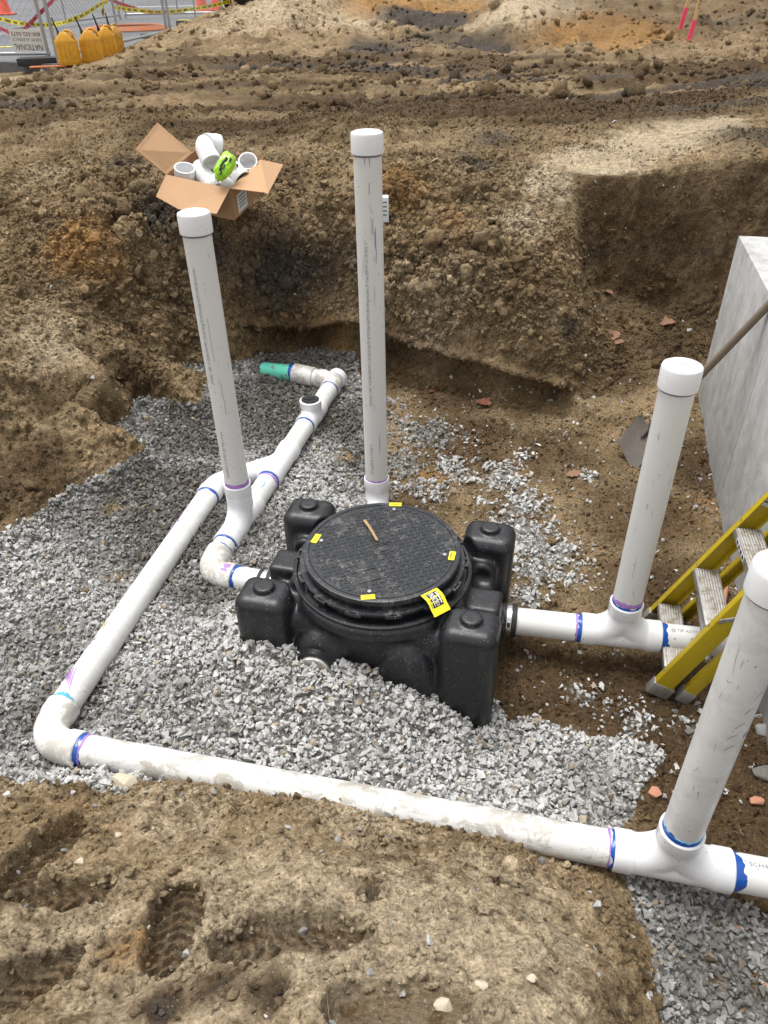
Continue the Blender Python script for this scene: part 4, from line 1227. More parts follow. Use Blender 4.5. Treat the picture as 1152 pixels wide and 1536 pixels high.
def sweep_tee(c, dx, parent, mat, cleanout=True, hubz=.125, hl=.15):
    """two-way cleanout tee: run along dx, two sweeps rising to one vertical hub"""
    c = np.asarray(c, float); d = unit(dx); side = np.array([-d[1], d[0], 0])
    Rr = .118
    def fn(X, Y, Z):
        run = np.maximum(np.hypot(Y, Z) - FR_, np.abs(X) - hl)
        out = run
        for s in (1, -1):
            qx, qz = s * X - Rr, Z - Rr
            ang_ok = np.maximum(qx, qz)
            tor = np.sqrt((np.hypot(qx, qz) - Rr) ** 2 + Y ** 2) - FR_
            tor = np.maximum(tor, np.maximum(ang_ok, -0.0 + 0 * ang_ok) * .7 - .012)
            out = s_min(out, tor, .003)
        v = np.maximum(np.hypot(X, Y) - FR_, np.abs(Z - hubz + .03) - .03)
        return s_min(out, v, .004)
    V, Fc = surface_nets(fn, (-hl - .02, -.08, -.08), (hl + .02, .08, hubz + .02), .004)
    W = c + V[:, 0:1] * d + V[:, 1:2] * side + V[:, 2:3] * np.array([0, 0, 1.0])
    body = link('cleanout_tee', npmesh('cleanout_tee', W, Fc), M[mat], parent)
    hubs = []
    for dd, dist in ((d, hl + .012), (-d, hl + .012), (np.array([0, 0, 1.0]), hubz + .035)):
        e = c + dd * dist
        P_, R_ = hub_rings(e, dd, .05)
        vf_obj('hub', sweep(P_, R_, 40), M[mat], body, True)
        hubs.append(e)
    return body, hubs

UPV = np.array([0, 0, 1.0])
# ---- the long loop on the left and in front
loop = empty('drain_pipework', at(75, 1120, .12), 'long white PVC drain run with two capped standpipes looping around the black tank', 'pipework')
C1 = np.array([-1.172, 1.597, .12])
nearL = np.array([.609, 1.186, .12]); dn = unit(nearL - C1)
diagT = np.array([-.892, 2.963, .12]); dd_ = unit(diagT - C1)
_, eD, eN = elbow_obj('elbow', C1, dd_, dn, M['fitting_dirty'], loop, .10)
teeD = C1 + dn * ((.801 - C1[0]) / dn[0])
body, hb = sweep_tee(teeD, dn, loop, 'fitting')
o = pipe_obj(eN - dn * .03, hb[1] + dn * .03, M['pvc_dirty'], loop); o['label'] = 'mud splashed pipe lying along the front bank'
ring_obj(eN, dn, .019, M['blue'], o, seed=1, jag=.5)
ring_obj(eN + dn * .016, dn, .008, M['purple'], o, seed=2, name='primer_ring')
ring_obj(hb[1], -dn, .013, M['blue'], o, seed=3, jag=.5)
ring_obj(hb[1] - dn * .012, -dn, .005, M['purple'], o, seed=4, name='primer_ring')
ce = Cyl(eN, dn, PR, (0, -.3, 1))
o2 = pipe_obj(hb[0] - dn * .03, hb[0] + dn * .75, M['pvc'], loop)
ring_obj(hb[0], dn, .017, M['blue'], o2, seed=5, jag=.6)
cy = Cyl(hb[0], dn, PR, (0, -.25, 1))
print_on(cy, '4" SCH40 DWV PVC 1120', .019, .012, -.006, o2, M['ink'], 1.1)
p, c = standpipe(hb[2] - UPV * .03, 1.225, loop, 'pvc_scuffed')
p['label'] = 'scuffed standpipe nearest the camera'
ring_obj(hb[2], UPV, .017, M['blue'], p, seed=6, jag=.6)
ring_obj(hb[2] + UPV * .017, UPV, .0025, M['cyan'], p, seed=7, name='primer_ring')
cy = Cyl(hb[2], UPV, PR, (-.2, -1, 0))
for s0, t0 in ((.50, .004), (.55, .012), (.42, .0), (.46, -.004), (.60, .02)):
    stroke(cy, [(s0, t0), (s0 + .012, t0 + .008), (s0 + .02, t0 + .020)], .0016, M['pencil'], p, 'scuff')
stroke(cy, [(.46, .036, .4), (.468, .040, 1), (.478, .046, .3)], .008, M['purple'], p, 'primer_spot')
cap_mark(c, (teeD[0], teeD[1], 1.2275))
# diagonal pipe
wyeC = np.array([-.535, 3.30, .12]); mainD = unit(np.array([-.275, 4.25, .12]) - np.array([-.70, 2.66, .12]))
elbP = np.array([-.835, 3.12, .12])
brD = unit(elbP - wyeC)
_, e45a, e45b = elbow_obj('elbow', elbP, -dd_, -brD, M['fitting'], loop, .12, .04)
o = pipe_obj(eD - dd_ * .03, e45a + dd_ * .03, M['pvc_scuffed'], loop); o['label'] = 'pipe running diagonally across the stone'
ring_obj(eD, dd_, .016, M['cyan'], o, seed=8, jag=.6)
ring_obj(e45a, -dd_, .016, M['blue'], o, seed=9)
cy = Cyl(eD, dd_, PR, (-.2, -.35, 1))
for k in range(5):
    t0 = .024 - k * .012
    stroke(cy, [(.03 + .012 * k, t0, .3), (.06 + .012 * k, t0 - .010, 1.0), (.10 + .006 * k, t0 - .022, .8), (.135, t0 - .028, .3)], .006, M['purple'], o, 'primer_stroke')
for s0, t0, ww in ((1.02, .0, .012), (1.10, .012, .010), (.98, -.012, .006), (1.14, -.004, .006)):
    stroke(cy, [(s0, t0, .3), (s0 + .008, t0 + .003, 1), (s0 + .016, t0 + .002, .3)], ww, M['purple'], o, 'primer_spot')
stroke(cy, [(.24, -.03), (.26, -.024), (.25, -.018), (.28, -.02), (.27, -.010), (.30, -.014)], .004, M['rock'], o, 'mud_smear')
stroke(cy, [(.33, -.012, .4), (.36, -.012, 1), (.39, -.006, .4)], .007, M['wood_new'], o, 'mud_smear')
# wye
def wye_fn(X, Y, Z, bx, by):
    run = np.maximum(np.hypot(Y, Z) - FR_, np.abs(X) - .14)
    t = X * bx + Y * by
    br = np.maximum(np.sqrt(np.maximum((X - t * bx) ** 2 + (Y - t * by) ** 2, 0) + Z * Z) - FR_, np.maximum(-t, t - .24))
    return s_min(run, br, .012)
mS = np.array([-mainD[1], mainD[0], 0])
V, Fc = surface_nets(lambda X, Y, Z: wye_fn(X, Y, Z, brD @ mainD, brD @ mS), (-.17, -.28, -.08), (.17, .28, .08), .005)
wye = link('wye', npmesh('wye', wyeC + V[:, :1] * mainD + V[:, 1:2] * mS + V[:, 2:] * UPV, Fc), M['fitting'], loop)
for dd2, L in ((mainD, .155), (-mainD, .155), (brD, .245)):
    P_, R_ = hub_rings(wyeC + dd2 * L, dd2, .05); vf_obj('hub', sweep(P_, R_, 36), M['fitting'], wye, True)
o = pipe_obj(wyeC + brD * .2, e45b - brD * .03, M['pvc'], loop)
ring_obj(e45b, -brD, .014, M['purple'], o, seed=10, name='primer_ring')
# combination fitting with the left standpipe
Apos = np.array([-.63, 2.765, 0])
mainAt = lambda y: np.array([wyeC[0] + mainD[0] / mainD[1] * (y - wyeC[1]), y, .12])
comC = mainAt(2.80)
def combo_fn(X, Y, Z):
    run = np.maximum(np.hypot(Y, Z) - FR_, np.abs(X) - .15)
    Rr = .12
    qx, qz = -X - Rr + .03, Z - Rr
    tor = np.sqrt((np.hypot(qx, qz) - Rr) ** 2 + Y ** 2) - FR_
    tor = np.maximum(tor, np.maximum(qx, qz) * .7 - .012)
    v = np.maximum(np.hypot(X - .03, Y) - FR_, np.abs(Z - .13) - .05)
    return s_min(s_min(run, tor, .012), v, .01)
V, Fc = surface_nets(combo_fn, (-.18, -.08, -.08), (.18, .08, .22), .005)
combo = link('combination_fitting', npmesh('combination_fitting', comC + V[:, :1] * mainD + V[:, 1:2] * mS + V[:, 2:] * UPV, Fc), M['fitting'], loop)
Ab = comC + mainD * .03
for e, dd2 in ((comC + mainD * .165, mainD), (comC - mainD * .165, -mainD), (Ab + UPV * .205, UPV)):
    P_, R_ = hub_rings(e, dd2, .05); vf_obj('hub', sweep(P_, R_, 36), M['fitting'], combo, True)
o = pipe_obj(comC + mainD * .13, wyeC - mainD * .12, M['pvc_scuffed'], loop)
ring_obj(wyeC - mainD * .155, -mainD, .014, M['blue'], o, seed=11)
ring_obj(wyeC - mainD * .172, -mainD, .014, M['purple'], o, seed=12, name='primer_ring')
cy = Cyl(comC + mainD * .2, mainD, PR, (.3, -.4, 1))
stroke(cy, [(.02, .0, .4), (.05, .004, 1), (.09, .002, .3)], .006, M['cyan'], o, 'cement_smear')
p, c = standpipe(Ab + UPV * .17, 1.50, loop, 'pvc'); p['label'] = 'standpipe with printed line in front of the carton'
ring_obj(Ab + UPV * .205, UPV, .020, M['purple'], p, seed=13, name='primer_ring', jag=.15)
cy = Cyl(Ab + UPV * .22, UPV, PR, (-.15, -1, 0))
print_on(cy, 'JM EAGLE  "1000"  4" SCH40 DWV PVC 1120 220 PSI @ 73F ASTM D2665 ASTM D1785 NSF pw-G-dwv', .0175, .50, -.010, p, M['ink'], .62)
print_on(cy, 'Code JV90 MC 12.1 07/18/25 13:42  Made in America', .0175, .04, -.010, p, M['ink'], .62)
stroke(cy, [(.52, .010), (.50, .020), (.46, .018), (.42, .022), (.36, .020)], .0014, M['pencil'], p)
stroke(cy, [(.78, .008), (.70, .007), (.60, .009)], .0012, M['pencil'], p)
cap_mark(c, (Ab[0], Ab[1], 1.5035))
# elbow to the tank inlet
TA = math.radians(-14.3); TU = np.array([math.cos(TA), math.sin(TA), 0]); TVv = np.array([-math.sin(TA), math.cos(TA), 0]); TC = np.array([-.01, 2.14, 0])
inlet = TC + TU * -.47 + TVv * .09 + UPV * .13
elC = np.array([-.762, 2.415, .12])
elC = mainAt(2.452)
inD = unit(inlet - elC); 
_, eA, eB = elbow_obj('elbow', elC, mainD, inD, M['fitting_dirty'], loop, .085)
o = pipe_obj(eA - mainD * .03, comC - mainD * .14, M['pvc'], loop)
ring_obj(eA, mainD, .012, M['blue'], o, seed=14); ring_obj(comC - mainD * .165, -mainD, .012, M['blue'], o, seed=15)
o = pipe_obj(eB - inD * .03, inlet, M['pvc'], loop)
ring_obj(eB, inD, .018, M['blue'], o, seed=16, jag=.5)
cy = Cyl(eB, inD, HR, (0, -.3, 1))
stroke(cy, [(-.045, -.02, .5), (-.03, -.014, 1.2), (-.012, -.018, .8)], .022, M['purple'], o, 'primer_spot')
stroke(cy, [(-.05, .006, .5), (-.034, .004, 1.2), (-.016, .010, .6)], .012, M['purple'], o, 'primer_spot')
# cleanout tee further along, elbow, green sewer pipe
coC = mainAt(3.80)
def tee_fn(X, Y, Z):
    run = np.maximum(np.hypot(Y, Z) - FR_, np.abs(X) - .10)
    v = np.maximum(np.hypot(X, Y) - FR_, np.abs(Z - .035) - .05)
    return s_min(run, v, .02)
V, Fc = surface_nets(tee_fn, (-.12, -.08, -.08), (.12, .08, .13), .005)
tee = link('cleanout_tee', npmesh('cleanout_tee', coC + V[:, :1] * mainD + V[:, 1:2] * mS + V[:, 2:] * UPV, Fc), M['fitting'], loop)
for e, dd2 in ((coC + mainD * .115, mainD), (coC - mainD * .115, -mainD), (coC + UPV * .105, UPV)):
    P_, R_ = hub_rings(e, dd2, .04); R_[-1] = .0485; vf_obj('hub', sweep(P_, R_, 36), M['fitting'], tee, True)
q = coC + UPV * .105
q = q + UPV * .003
plug = vf_obj('test_plug', sweep([q - UPV * .02, q + UPV * .001, q + UPV * .002, q - UPV * .0005, q - UPV * .0005], [.0505, .0505, .047, .043, .002], 32), M['black_cap'], tee, True)
parts = [box_vf(q + UPV * -.001 + .018 * np.array([math.cos(a), math.sin(a), 0]), .016 * np.array([math.cos(a), math.sin(a), 0]), .002 * np.array([-math.sin(a), math.cos(a), 0]), UPV * .004) for a in np.arange(6) * math.pi / 3]
vf_obj('plug_ribs', parts, M['black_cap'], tee)
o = pipe_obj(wyeC + mainD * .12, coC - mainD * .08, M['pvc'], loop)
ring_obj(coC - mainD * .115, -mainD, .012, M['blue'], o, seed=17)
cy = Cyl(wyeC + mainD * .16, mainD, PR, (.15, -.45, 1))
stroke(cy, [(.02, -.028), (.03, -.024), (.05, -.026), (.09, -.014), (.14, -.012), (.19, -.004), (.23, -.006)], .0022, M['pencil'], o)
farC = mainAt(4.23); grD = unit(np.array([-.66, 4.40, .13]) - farC)
_, f0, f1 = elbow_obj('elbow', farC, -mainD, grD, M['fitting_dirty'], loop, .07, .04)
P_, R_ = hub_rings(farC + mainD * .065, mainD, .04); vf_obj('hub', sweep(P_, R_, 30), M['fitting'], loop, True)
o = pipe_obj(coC + mainD * .08, f0 + mainD * .03, M['pvc_scuffed'], loop)
ring_obj(f0, -mainD, .010, M['blue'], o, seed=18)
cp0 = f1 + grD * .03; cp1 = cp0 + grD * .14
pipe_obj(f1 - grD * .03, cp1, M['pvc'], loop)
vf_obj('coupling', sweep([cp0, cp0, cp1, cp1], [PR, HR, HR, PR], 32), M['fitting_dirty'], loop, True)
o = pipe_obj(cp1 - grD * .02, cp1 + grD * .23 - UPV * .03, M['green_pipe'], loop, name='sewer_pipe'); o['label'] = 'green sewer pipe half buried in the stone'
ring_obj(cp1, grD, .022, M['blue'], o, seed=19, jag=.5)

# ---- outlet run on the right
outl = empty('outlet_pipework', (.909, 2.046, 0), 'white PVC outlet run with one capped standpipe right of the black tank', 'pipework')
oD = unit(np.array([1.254, 1.977, .12]) - np.array([.523, 2.116, .12]))
tC = np.array([.523, 2.116, .12]) + oD * ((.895 - .523) / oD[0])
body, hb = sweep_tee(tC, oD, outl, 'fitting', hl=.135)
outS = TC + TU * .44 + TVv * .10 + UPV * .12
outS = np.array([.435, 2.1325, .12])
o = pipe_obj(outS, hb[1] + oD * .03, M['pvc'], outl)
ring_obj(hb[1], -oD, .018, M['blue'], o, seed=20, jag=.6); ring_obj(hb[1] - oD * .016, -oD, .007, M['purple'], o, seed=21, name='primer_ring')
o = pipe_obj(hb[0] - oD * .03, hb[0] + oD * .75, M['pvc'], outl)
ring_obj(hb[0], oD, .018, M['blue'], o, seed=22)
cy = Cyl(hb[0], oD, PR, (0, -.45, 1))
print_on(cy, '@ 73F ASTM D2665 ASTM D1785', .018, .03, -.006, o, M['ink'], .95)
for s0, t0 in ((.04, .022), (.10, .016), (.12, .018)):
    stroke(cy, [(s0, t0, .6), (s0 + .003, t0, 1), (s0 + .006, t0, .6)], .005, M['ink'], o, 'speck')
p, c = standpipe(hb[2] - UPV * .03, 1.235, outl, 'pvc'); p['label'] = 'clean standpipe beside the ladder'
ring_obj(hb[2], UPV, .016, M['blue'], p, seed=23, jag=.5); ring_obj(hb[2] + UPV * .014, UPV, .018, M['purple'], p, seed=24, name='primer_ring')
cap_mark(c, (tC[0], tC[1], 1.2375))
# ---- vent pipe behind the tank
Bp = np.array([-.032, 3.03, 0])
vent = empty('vent_pipework', (Bp[0], Bp[1], .1), 'tall white PVC vent standpipe with printed line rising behind the round lid', 'pipework')
P_ = [Bp + UPV * .205, Bp + UPV * .205, Bp + UPV * .20, Bp + UPV * .155, Bp + UPV * .145] + arc(Bp + UPV * .145 + np.array([0, -.10, 0]), (0, 1, 0), (0, 0, -1), .10, 10)[1:] + [Bp + np.array([0, -.30, .045])]
el = vf_obj('elbow', sweep(P_, [PR, HR - .002, HR, HR, FR_] + [FR_] * 11, 36), M['fitting'], vent, True)
pipe_obj(Bp + np.array([0, -.25, .045]), Bp + np.array([.0, -.62, .05]), M['pvc'], vent)
p, c = standpipe(Bp + UPV * .16, 1.715, vent, 'pvc')
ring_obj(Bp + UPV * .205, UPV, .008, M['purple'], p, seed=25, name='primer_ring')
cy = Cyl(Bp + UPV * .22, UPV, PR, (.0, -1, 0))
print_on(cy, 'JM EAGLE  "1000"  4" SCH40 DWV PVC 1120 220 PSI @ 73F ASTM D2665 ASTM D1785 NSF pw-G-dwv U.P. Code JV90 MC 12.1 07/18/25 13', .0175, .40, -.010, p, M['ink'], .69)
print_on(cy, 'U.P. Code JV90 MC 12.1 07/18/25 13', .0175, .03, -.014, p, M['ink'], .62)
stroke(cy, [(1.17, .024, .4), (1.13, .022, 1.5), (1.10, .022, 1.2), (1.07, .026, .6), (1.03, .024, .4)], .004, M['purple'], p, 'primer_stroke')
stroke(cy, [(1.20, .014), (1.16, .012), (1.14, .016)], .0022, M['pencil'], p)
stroke(cy, [(1.33, .004), (1.29, .002)], .0020, M['pencil'], p)
stroke(cy, [(.25, .018, .4), (.20, .020, 1), (.15, .018, .5)], .0035, M['purple'], p, 'primer_stroke')
stroke(cy, [(1.415, -.010, 1), (1.39, -.011, .6)], .003, M['purple'], p, 'primer_stroke')
stroke(cy, [(1.415, .006, 1), (1.385, .008, .6)], .003, M['purple'], p, 'primer_stroke')
cap_mark(c, (Bp[0], Bp[1], 1.7185))

# ------------------------------------------------------------------ interceptor tank
tank = empty('interceptor_tank', TC, 'black plastic interceptor tank with round tread plate lid half buried in stone', 'tank')
def T(u, v, z): return TC + TU * u + TVv * v + UPV * z
PU, PV = .367, .253
def tank_fn(X, Y, Z):
    d = s_box(X, Y, Z, (0, 0, .105), (.405, .285, .255), .05)
    d = s_min(d, s_cylz(X, Y, Z, (0, 0), .305, -.15, .38, .03), .05)
    d = s_min(d, s_cylz(X, Y, Z, (0, 0), .342, .335, .395, .025), .03)
    # panels set back in the long sides, flat decks beside the outlet and the inlet
    for s in (1, -1):
        d = s_sub(d, s_box(X, Y, Z, (s * .43, 0, .42), (.105, .125, .13), .035), .02)
        d = s_min(d, s_box(X, Y, Z, (s * .375, -.03 * s, .24), (.075, .065, .10), .02), .02)
        d = s_min(d, np.sqrt((Y - .09 * (1 if s < 0 else .55)) ** 2 + (Z - .125) ** 2) - .075 + np.maximum(np.abs(X - s * .42) - .035, 0) * 3, .015)
    # arches over the ports
    for sx in (-.165, .15):
        for sy in (-1, 1):
            e = np.sqrt(((X - sx) / .118) ** 2 + ((Y - sy * .275) / .088) ** 2 + ((Z - .15) / .165) ** 2)
            d = s_min(d, (e - 1) * .08, .007)
            e2 = np.sqrt(((X - sx) / .088) ** 2 + ((Z - .19) / .088) ** 2)
            d = s_sub(d, np.maximum((e2 - 1) * .08, np.abs(Y - sy * .385) - .045), .012)
    d = s_sub(d, s_box(X, Y, Z, (0, -.36, .19), (.055, .024, .11), .015), .012)
    # corner columns
    for sx in (-1, 1):
        for sy in (-1, 1):
            cx_, cy_ = sx * PU, sy * PV
            a = s_box(X, Y, Z, (cx_, cy_, .12), (.098, .084, .315), .045)
            cut = ((-sx * (X - cx_)) * .75 + (-sy * (Y - cy_)) * .66 - .088)
            a = np.maximum(a, cut) if True else a
            taper = (Z - .44) * .0
            groove = s_box(X, Y, Z, (cx_, cy_, .41), (.116, .102, .055), .03)
            d = s_sub(d, groove, .02)
            d = s_min(d, a, .026)
            d = s_min(d, s_cylz(X, Y, Z, (cx_, cy_), .036, .40, .456, .006), .006)
    return d
V, Fc = surface_nets(tank_fn, (-.53, -.42, -.20), (.53, .42, .48), .0068)
body = link('body', npmesh('body', TC + V[:, :1] * TU + V[:, 1:2] * TVv + V[:, 2:] * UPV, Fc), M['tank'], tank)
def tl(path, seg=72): return sweep([T(0, 0, z) for r, z in path], [r for r, z in path], seg)
vf_obj('base_ring', tl([(.318, .385), (.330, .388), (.332, .404), (.326, .408), (.318, .407), (.314, .396), (.296, .392)]), M['tank'], tank, True)
vf_obj('riser', tl([(.282, .38), (.282, .43), (.272, .432), (.272, .47)]), M['lid'], tank, True)
fl = vf_obj('flange', tl([(.27, .428), (.302, .428), (.305, .431), (.305, .440), (.302, .443), (.268, .443)]), M['lid'], tank, True)
for k in range(14):
    a = 2 * math.pi * (k + .3) / 14
    parts = []
    for q in range(4):
        b0 = a + (q - 1.5) * .045
        e = np.array([math.cos(b0), math.sin(b0)])
        C0 = T(e[0] * .309, e[1] * .309, .4355); er = TU * e[0] + TVv * e[1]; et = -TU * e[1] + TVv * e[0]
        if q in (0, 3): parts.append(box_vf(C0 - er * .003, er * .009, et * .007, UPV * .0055))
        else: parts.append(box_vf(C0 + er * .004, er * .0025, et * .0075, UPV * .0055))
    vf_obj('locking_lug', parts, M['lid'], fl)
LZ = .484
lid = vf_obj('lid', tl([(.262, .458), (.280, .458), (.286, .463), (.288, .476), (.286, LZ - .001), (.283, LZ), (.270, LZ), (.2685, LZ - .003), (.2665, LZ - .003), (.265, LZ - .0005), (.02, LZ - .0005)], 96), M['lid'], tank, True)
# raised tread bars
parts = []
sp = .0195
LR = math.radians(33)
for i in range(-14, 15):
    for j in range(-14, 15):
        u0, v0 = i * sp, j * sp
        u, v = u0 * math.cos(LR) - v0 * math.sin(LR), u0 * math.sin(LR) + v0 * math.cos(LR)
        if math.hypot(u, v) > .253: continue
        if abs(u0 - .005) < .044 and abs(v0 + .0) < .034: continue            # centre plate
        if abs(u0 + .105) < .05 and abs(v0 + .125) < .034: continue   # lettered field
        a = LR + (math.pi / 2 if (i + j) % 2 else 0)
        e = TU * math.cos(a) + TVv * math.sin(a); f = np.cross(UPV, e)
        c = T(u, v, LZ - .001)
        L_, W_ = .0115, .0032
        parts.append(([c - e * L_ - f * W_, c + e * L_ - f * W_, c + e * L_ + f * W_, c - e * L_ + f * W_,
                       c - e * (L_ - .003) - f * (W_ - .0014) + UPV * .0026, c + e * (L_ - .003) - f * (W_ - .0014) + UPV * .0026, c + e * (L_ - .003) + f * (W_ - .0014) + UPV * .0026, c - e * (L_ - .003) + f * (W_ - .0014) + UPV * .0026],
                      [[4, 5, 6, 7], [0, 1, 5, 4], [1, 2, 6, 5], [2, 3, 7, 6], [3, 0, 4, 7]]))
V_, F_ = join_parts(parts)
o = link('tread_bars', pmesh('tread_bars', V_, F_), M['lid'], lid, smooth=False); o['kind'] = 'stuff'
e1 = TU * math.cos(LR) + TVv * math.sin(LR); e2 = np.cross(UPV, e1)
def frame_bars(c, hx, hy, w, h=.002):
    return [box_vf(c + e2 * hy, e1 * (hx + w), e2 * w, UPV * h), box_vf(c - e2 * hy, e1 * (hx + w), e2 * w, UPV * h), box_vf(c + e1 * hx, e1 * w, e2 * (hy - w), UPV * h), box_vf(c - e1 * hx, e1 * w, e2 * (hy - w), UPV * h)]
vf_obj('centre_plate', frame_bars(T(.005 * math.cos(LR), .005 * math.sin(LR), LZ), .038, .028, .002) + frame_bars(T(.005 * math.cos(LR), .005 * math.sin(LR), LZ), .026, .017, .0012), M['lid'], lid, bevel=.0006)
u0, v0 = -.105, -.125
c2 = T(u0 * math.cos(LR) - v0 * math.sin(LR), u0 * math.sin(LR) + v0 * math.cos(LR), LZ)
vf_obj('blank_plate', frame_bars(c2, .046, .030, .0014), M['lid'], lid, bevel=.0005)
# bolts, seals
def lid_at(px, py): return at(px, py, LZ)
for px, py, ang in ((591, 764, 0), (482, 811, 0), (667, 832, 0), (554, 887, 0)):
    p = lid_at(px, py)
    b = vf_obj('bolt', sweep([p - UPV * .004, p + UPV * .0010, p + UPV * .0022, p + UPV * .0022, p + UPV * .0006], [.0072, .0072, .0066, .003, .0015], 20), M['steel'], lid, True)
    vf_obj('washer', sweep([p - UPV * .004, p + UPV * .0004, p + UPV * .0004], [.011, .011, .005], 20), M['rubber'], b, True)
def seal(name, c, ang, hx, hy, lines, parent):
    a = math.radians(ang)
    ex = np.array([math.cos(a), math.sin(a), 0]); ey = np.array([-math.sin(a), math.cos(a), 0])
    s = vf_obj(name, box_vf(c, ex * hx, ey * hy, UPV * .0006), M['sticker'], parent)
    for t in lines:
        vf_obj('text_line', box_vf(c + ey * hy * t + UPV * .0009, ex * hx * .7, ey * hy * .09, UPV * .0002), M['black'], s)
    return s
seal('warning_seal', lid_at(593, 757) + UPV * .0012, -4, .024, .011, (-.25, .2), lid)
seal('warning_seal', lid_at(474, 808) + UPV * .0012, 70, .026, .0115, (-.2, .3), lid)
seal('warning_seal', lid_at(678, 834) + UPV * .0012, 76, .024, .011, (.2, .5), lid)
seal('warning_seal', lid_at(552, 896) + UPV * .0012, 4, .024, .011, (-.5, .1), lid)
# big label bent over the rim
pA, pB = lid_at(645, 889), lid_at(658, 906)
aout = unit((pB - pA) * np.array([1, 1, 0])); aout = unit(np.array([.56, -.83, 0])); asid = np.array([-aout[1], aout[0], 0])
prof = [(-.018, LZ + .0035), (.0, LZ + .0035), (.014, LZ + .003), (.026, LZ - .004), (.040, LZ - .020), (.060, LZ - .036)]
rimp = lid_at(648, 893); rimp[2] = 0
def lab(s, t, lift=0.0):
    """s across (-1..1), t down (0..1)"""
    x = t * (len(prof) - 1); i = min(int(x), len(prof) - 2); f = x - i
    r = prof[i][0] * (1 - f) + prof[i + 1][0] * f; z = prof[i][1] * (1 - f) + prof[i + 1][1] * f
    return rimp + aout * r + asid * s * .034 + UPV * (z + lift)
V_, F_ = [], []
for i in range(11):
    for j in range(2): V_.append(lab(1 - 2 * j, i / 10))
for i in range(11):
    for j in range(2): V_.append(lab(1 - 2 * j, i / 10, -.0008))
for i in range(10):
    F_ += [[2 * i, 2 * i + 1, 2 * i + 3, 2 * i + 2], [22 + 2 * i, 22 + 2 * i + 2, 22 + 2 * i + 3, 22 + 2 * i + 1], [2 * i, 2 * i + 2, 24 + 2 * i, 22 + 2 * i], [2 * i + 1, 23 + 2 * i, 25 + 2 * i, 2 * i + 3]]
labl = link('instruction_label', pmesh('instruction_label', V_, F_), M['sticker'], lid, smooth=False)
def lab_patch(s0, s1, t0, t1, lift, mat, name):
    V_, F_ = [], []
    for i in range(7):
        t = t0 + (t1 - t0) * i / 6
        V_ += [lab(s0, t, lift), lab(s1, t, lift)]
    for i in range(6): F_.append([2 * i, 2 * i + 1, 2 * i + 3, 2 * i + 2])
    link(name, pmesh(name, V_, F_), mat, labl, smooth=False)
lab_patch(.62, -.62, .10, .80, .0006, M['black'], 'text_panel')
Vt, Ft = text_geo('INSIDE!', .03)
xs = Vt[:, 0].max()
W = [lab((y / .021 - .5) * .62 - .12, .13 + x / xs * .64, .0011) for x, y, _ in Vt]
link('lettering', pmesh('lettering', W, Ft), M['whiteprint'], labl, smooth=False)
lab_patch(.50, .38, .16, .74, .0011, M['whiteprint'], 'text_line')
lab_patch(-.72, -.78, .12, .8, .0006, M['black'], 'text_line')
# front port with white plug; rubber couplings with clamps
pp = T(-.165, -.315, .19)
vf_obj('port_collar', sweep([pp, pp - TVv * .045, pp - TVv * .045, pp - TVv * .02], [.075, .075, .062, .060], 36), M['tank'], tank, True)
vf_obj('port_plug', sweep([pp, pp - TVv * .048, pp - TVv * .052, pp - TVv * .050, pp - TVv * .050], [.056, .056, .053, .046, .002], 36), M['fitting_dirty'], tank, True)
def coupling(p, d, parent, L=.11):
    d = unit(d)
    c = vf_obj('rubber_coupling', sweep([p - d * .02, p + d * .0, p + d * (L - .005), p + d * L, p + d * L], [.072, .066, .066, .064, .057], 36), M['rubber'], parent, True)
    for s in (.030, L - .030):
        q = p + d * s
        b = vf_obj('hose_clamp', sweep([q - d * .009, q - d * .009, q + d * .009, q + d * .009], [.066, .0675, .0675, .066], 40), M['steel'], c, True)
        side = unit(np.array([-d[1], d[0], 0])); side = side if side[1] < 0 else -side
    n_ = unit(side * .8 + UPV * .5)
    vf_obj('clamp_screw', tube(p + d * (L - .03) + n_ * .071 - UPV * .016, p + d * (L - .03) + n_ * .071 + UPV * .012, .006, 10), M['steel'], c)
    return c
coupling(outS + oD * -.07, oD, tank, .145)
coupling(inlet + inD * .02, -inD, tank, .10)

# stick on the lid
p0, p1 = at(547, 781, LZ + .010), at(566, 811, LZ + .008)
o = vf_obj('stick', sweep([p0, p0 * .6 + p1 * .4 + np.array([.002, 0, .001]), p1], [.0062, .0055, .0050], 10), M['twig'], None, True)
tag(o, 'short brown stick lying across the tread plate lid', 'stick')

# ------------------------------------------------------------------ concrete wall
w0, w1 = np.array([1.889, 4.013]), np.array([1.603, 2.792])
wd = (w1 - w0) / np.linalg.norm(w1 - w0); wnr = np.array([-wd[1], wd[0]])
if wnr[0] < 0: wnr = -wnr
WT = 1.018
cwall = empty('concrete_wall', (w0[0], w0[1], 0), 'grey cast concrete foundation wall at the right edge of the pit', 'wall')
def wallbox(a0, a1, b0, b1, z0, z1):
    v = [(*(w0 + wd * a + wnr * b), z) for z in (z0, z1) for a, b in ((a0, b0), (a1, b0), (a1, b1), (a0, b1))]
    return v, [[0, 3, 2, 1], [4, 5, 6, 7], [0, 1, 5, 4], [1, 2, 6, 5], [2, 3, 7, 6], [3, 0, 4, 7]]
vf_obj('wall_panel', wallbox(0, 1.03, 0, .32, -.4, WT), M['concrete'], cwall, bevel=.006)
vf_obj('wall_panel', wallbox(1.033, 2.6, .0012, .32, -.4, WT), M['concrete'], cwall, bevel=.004)

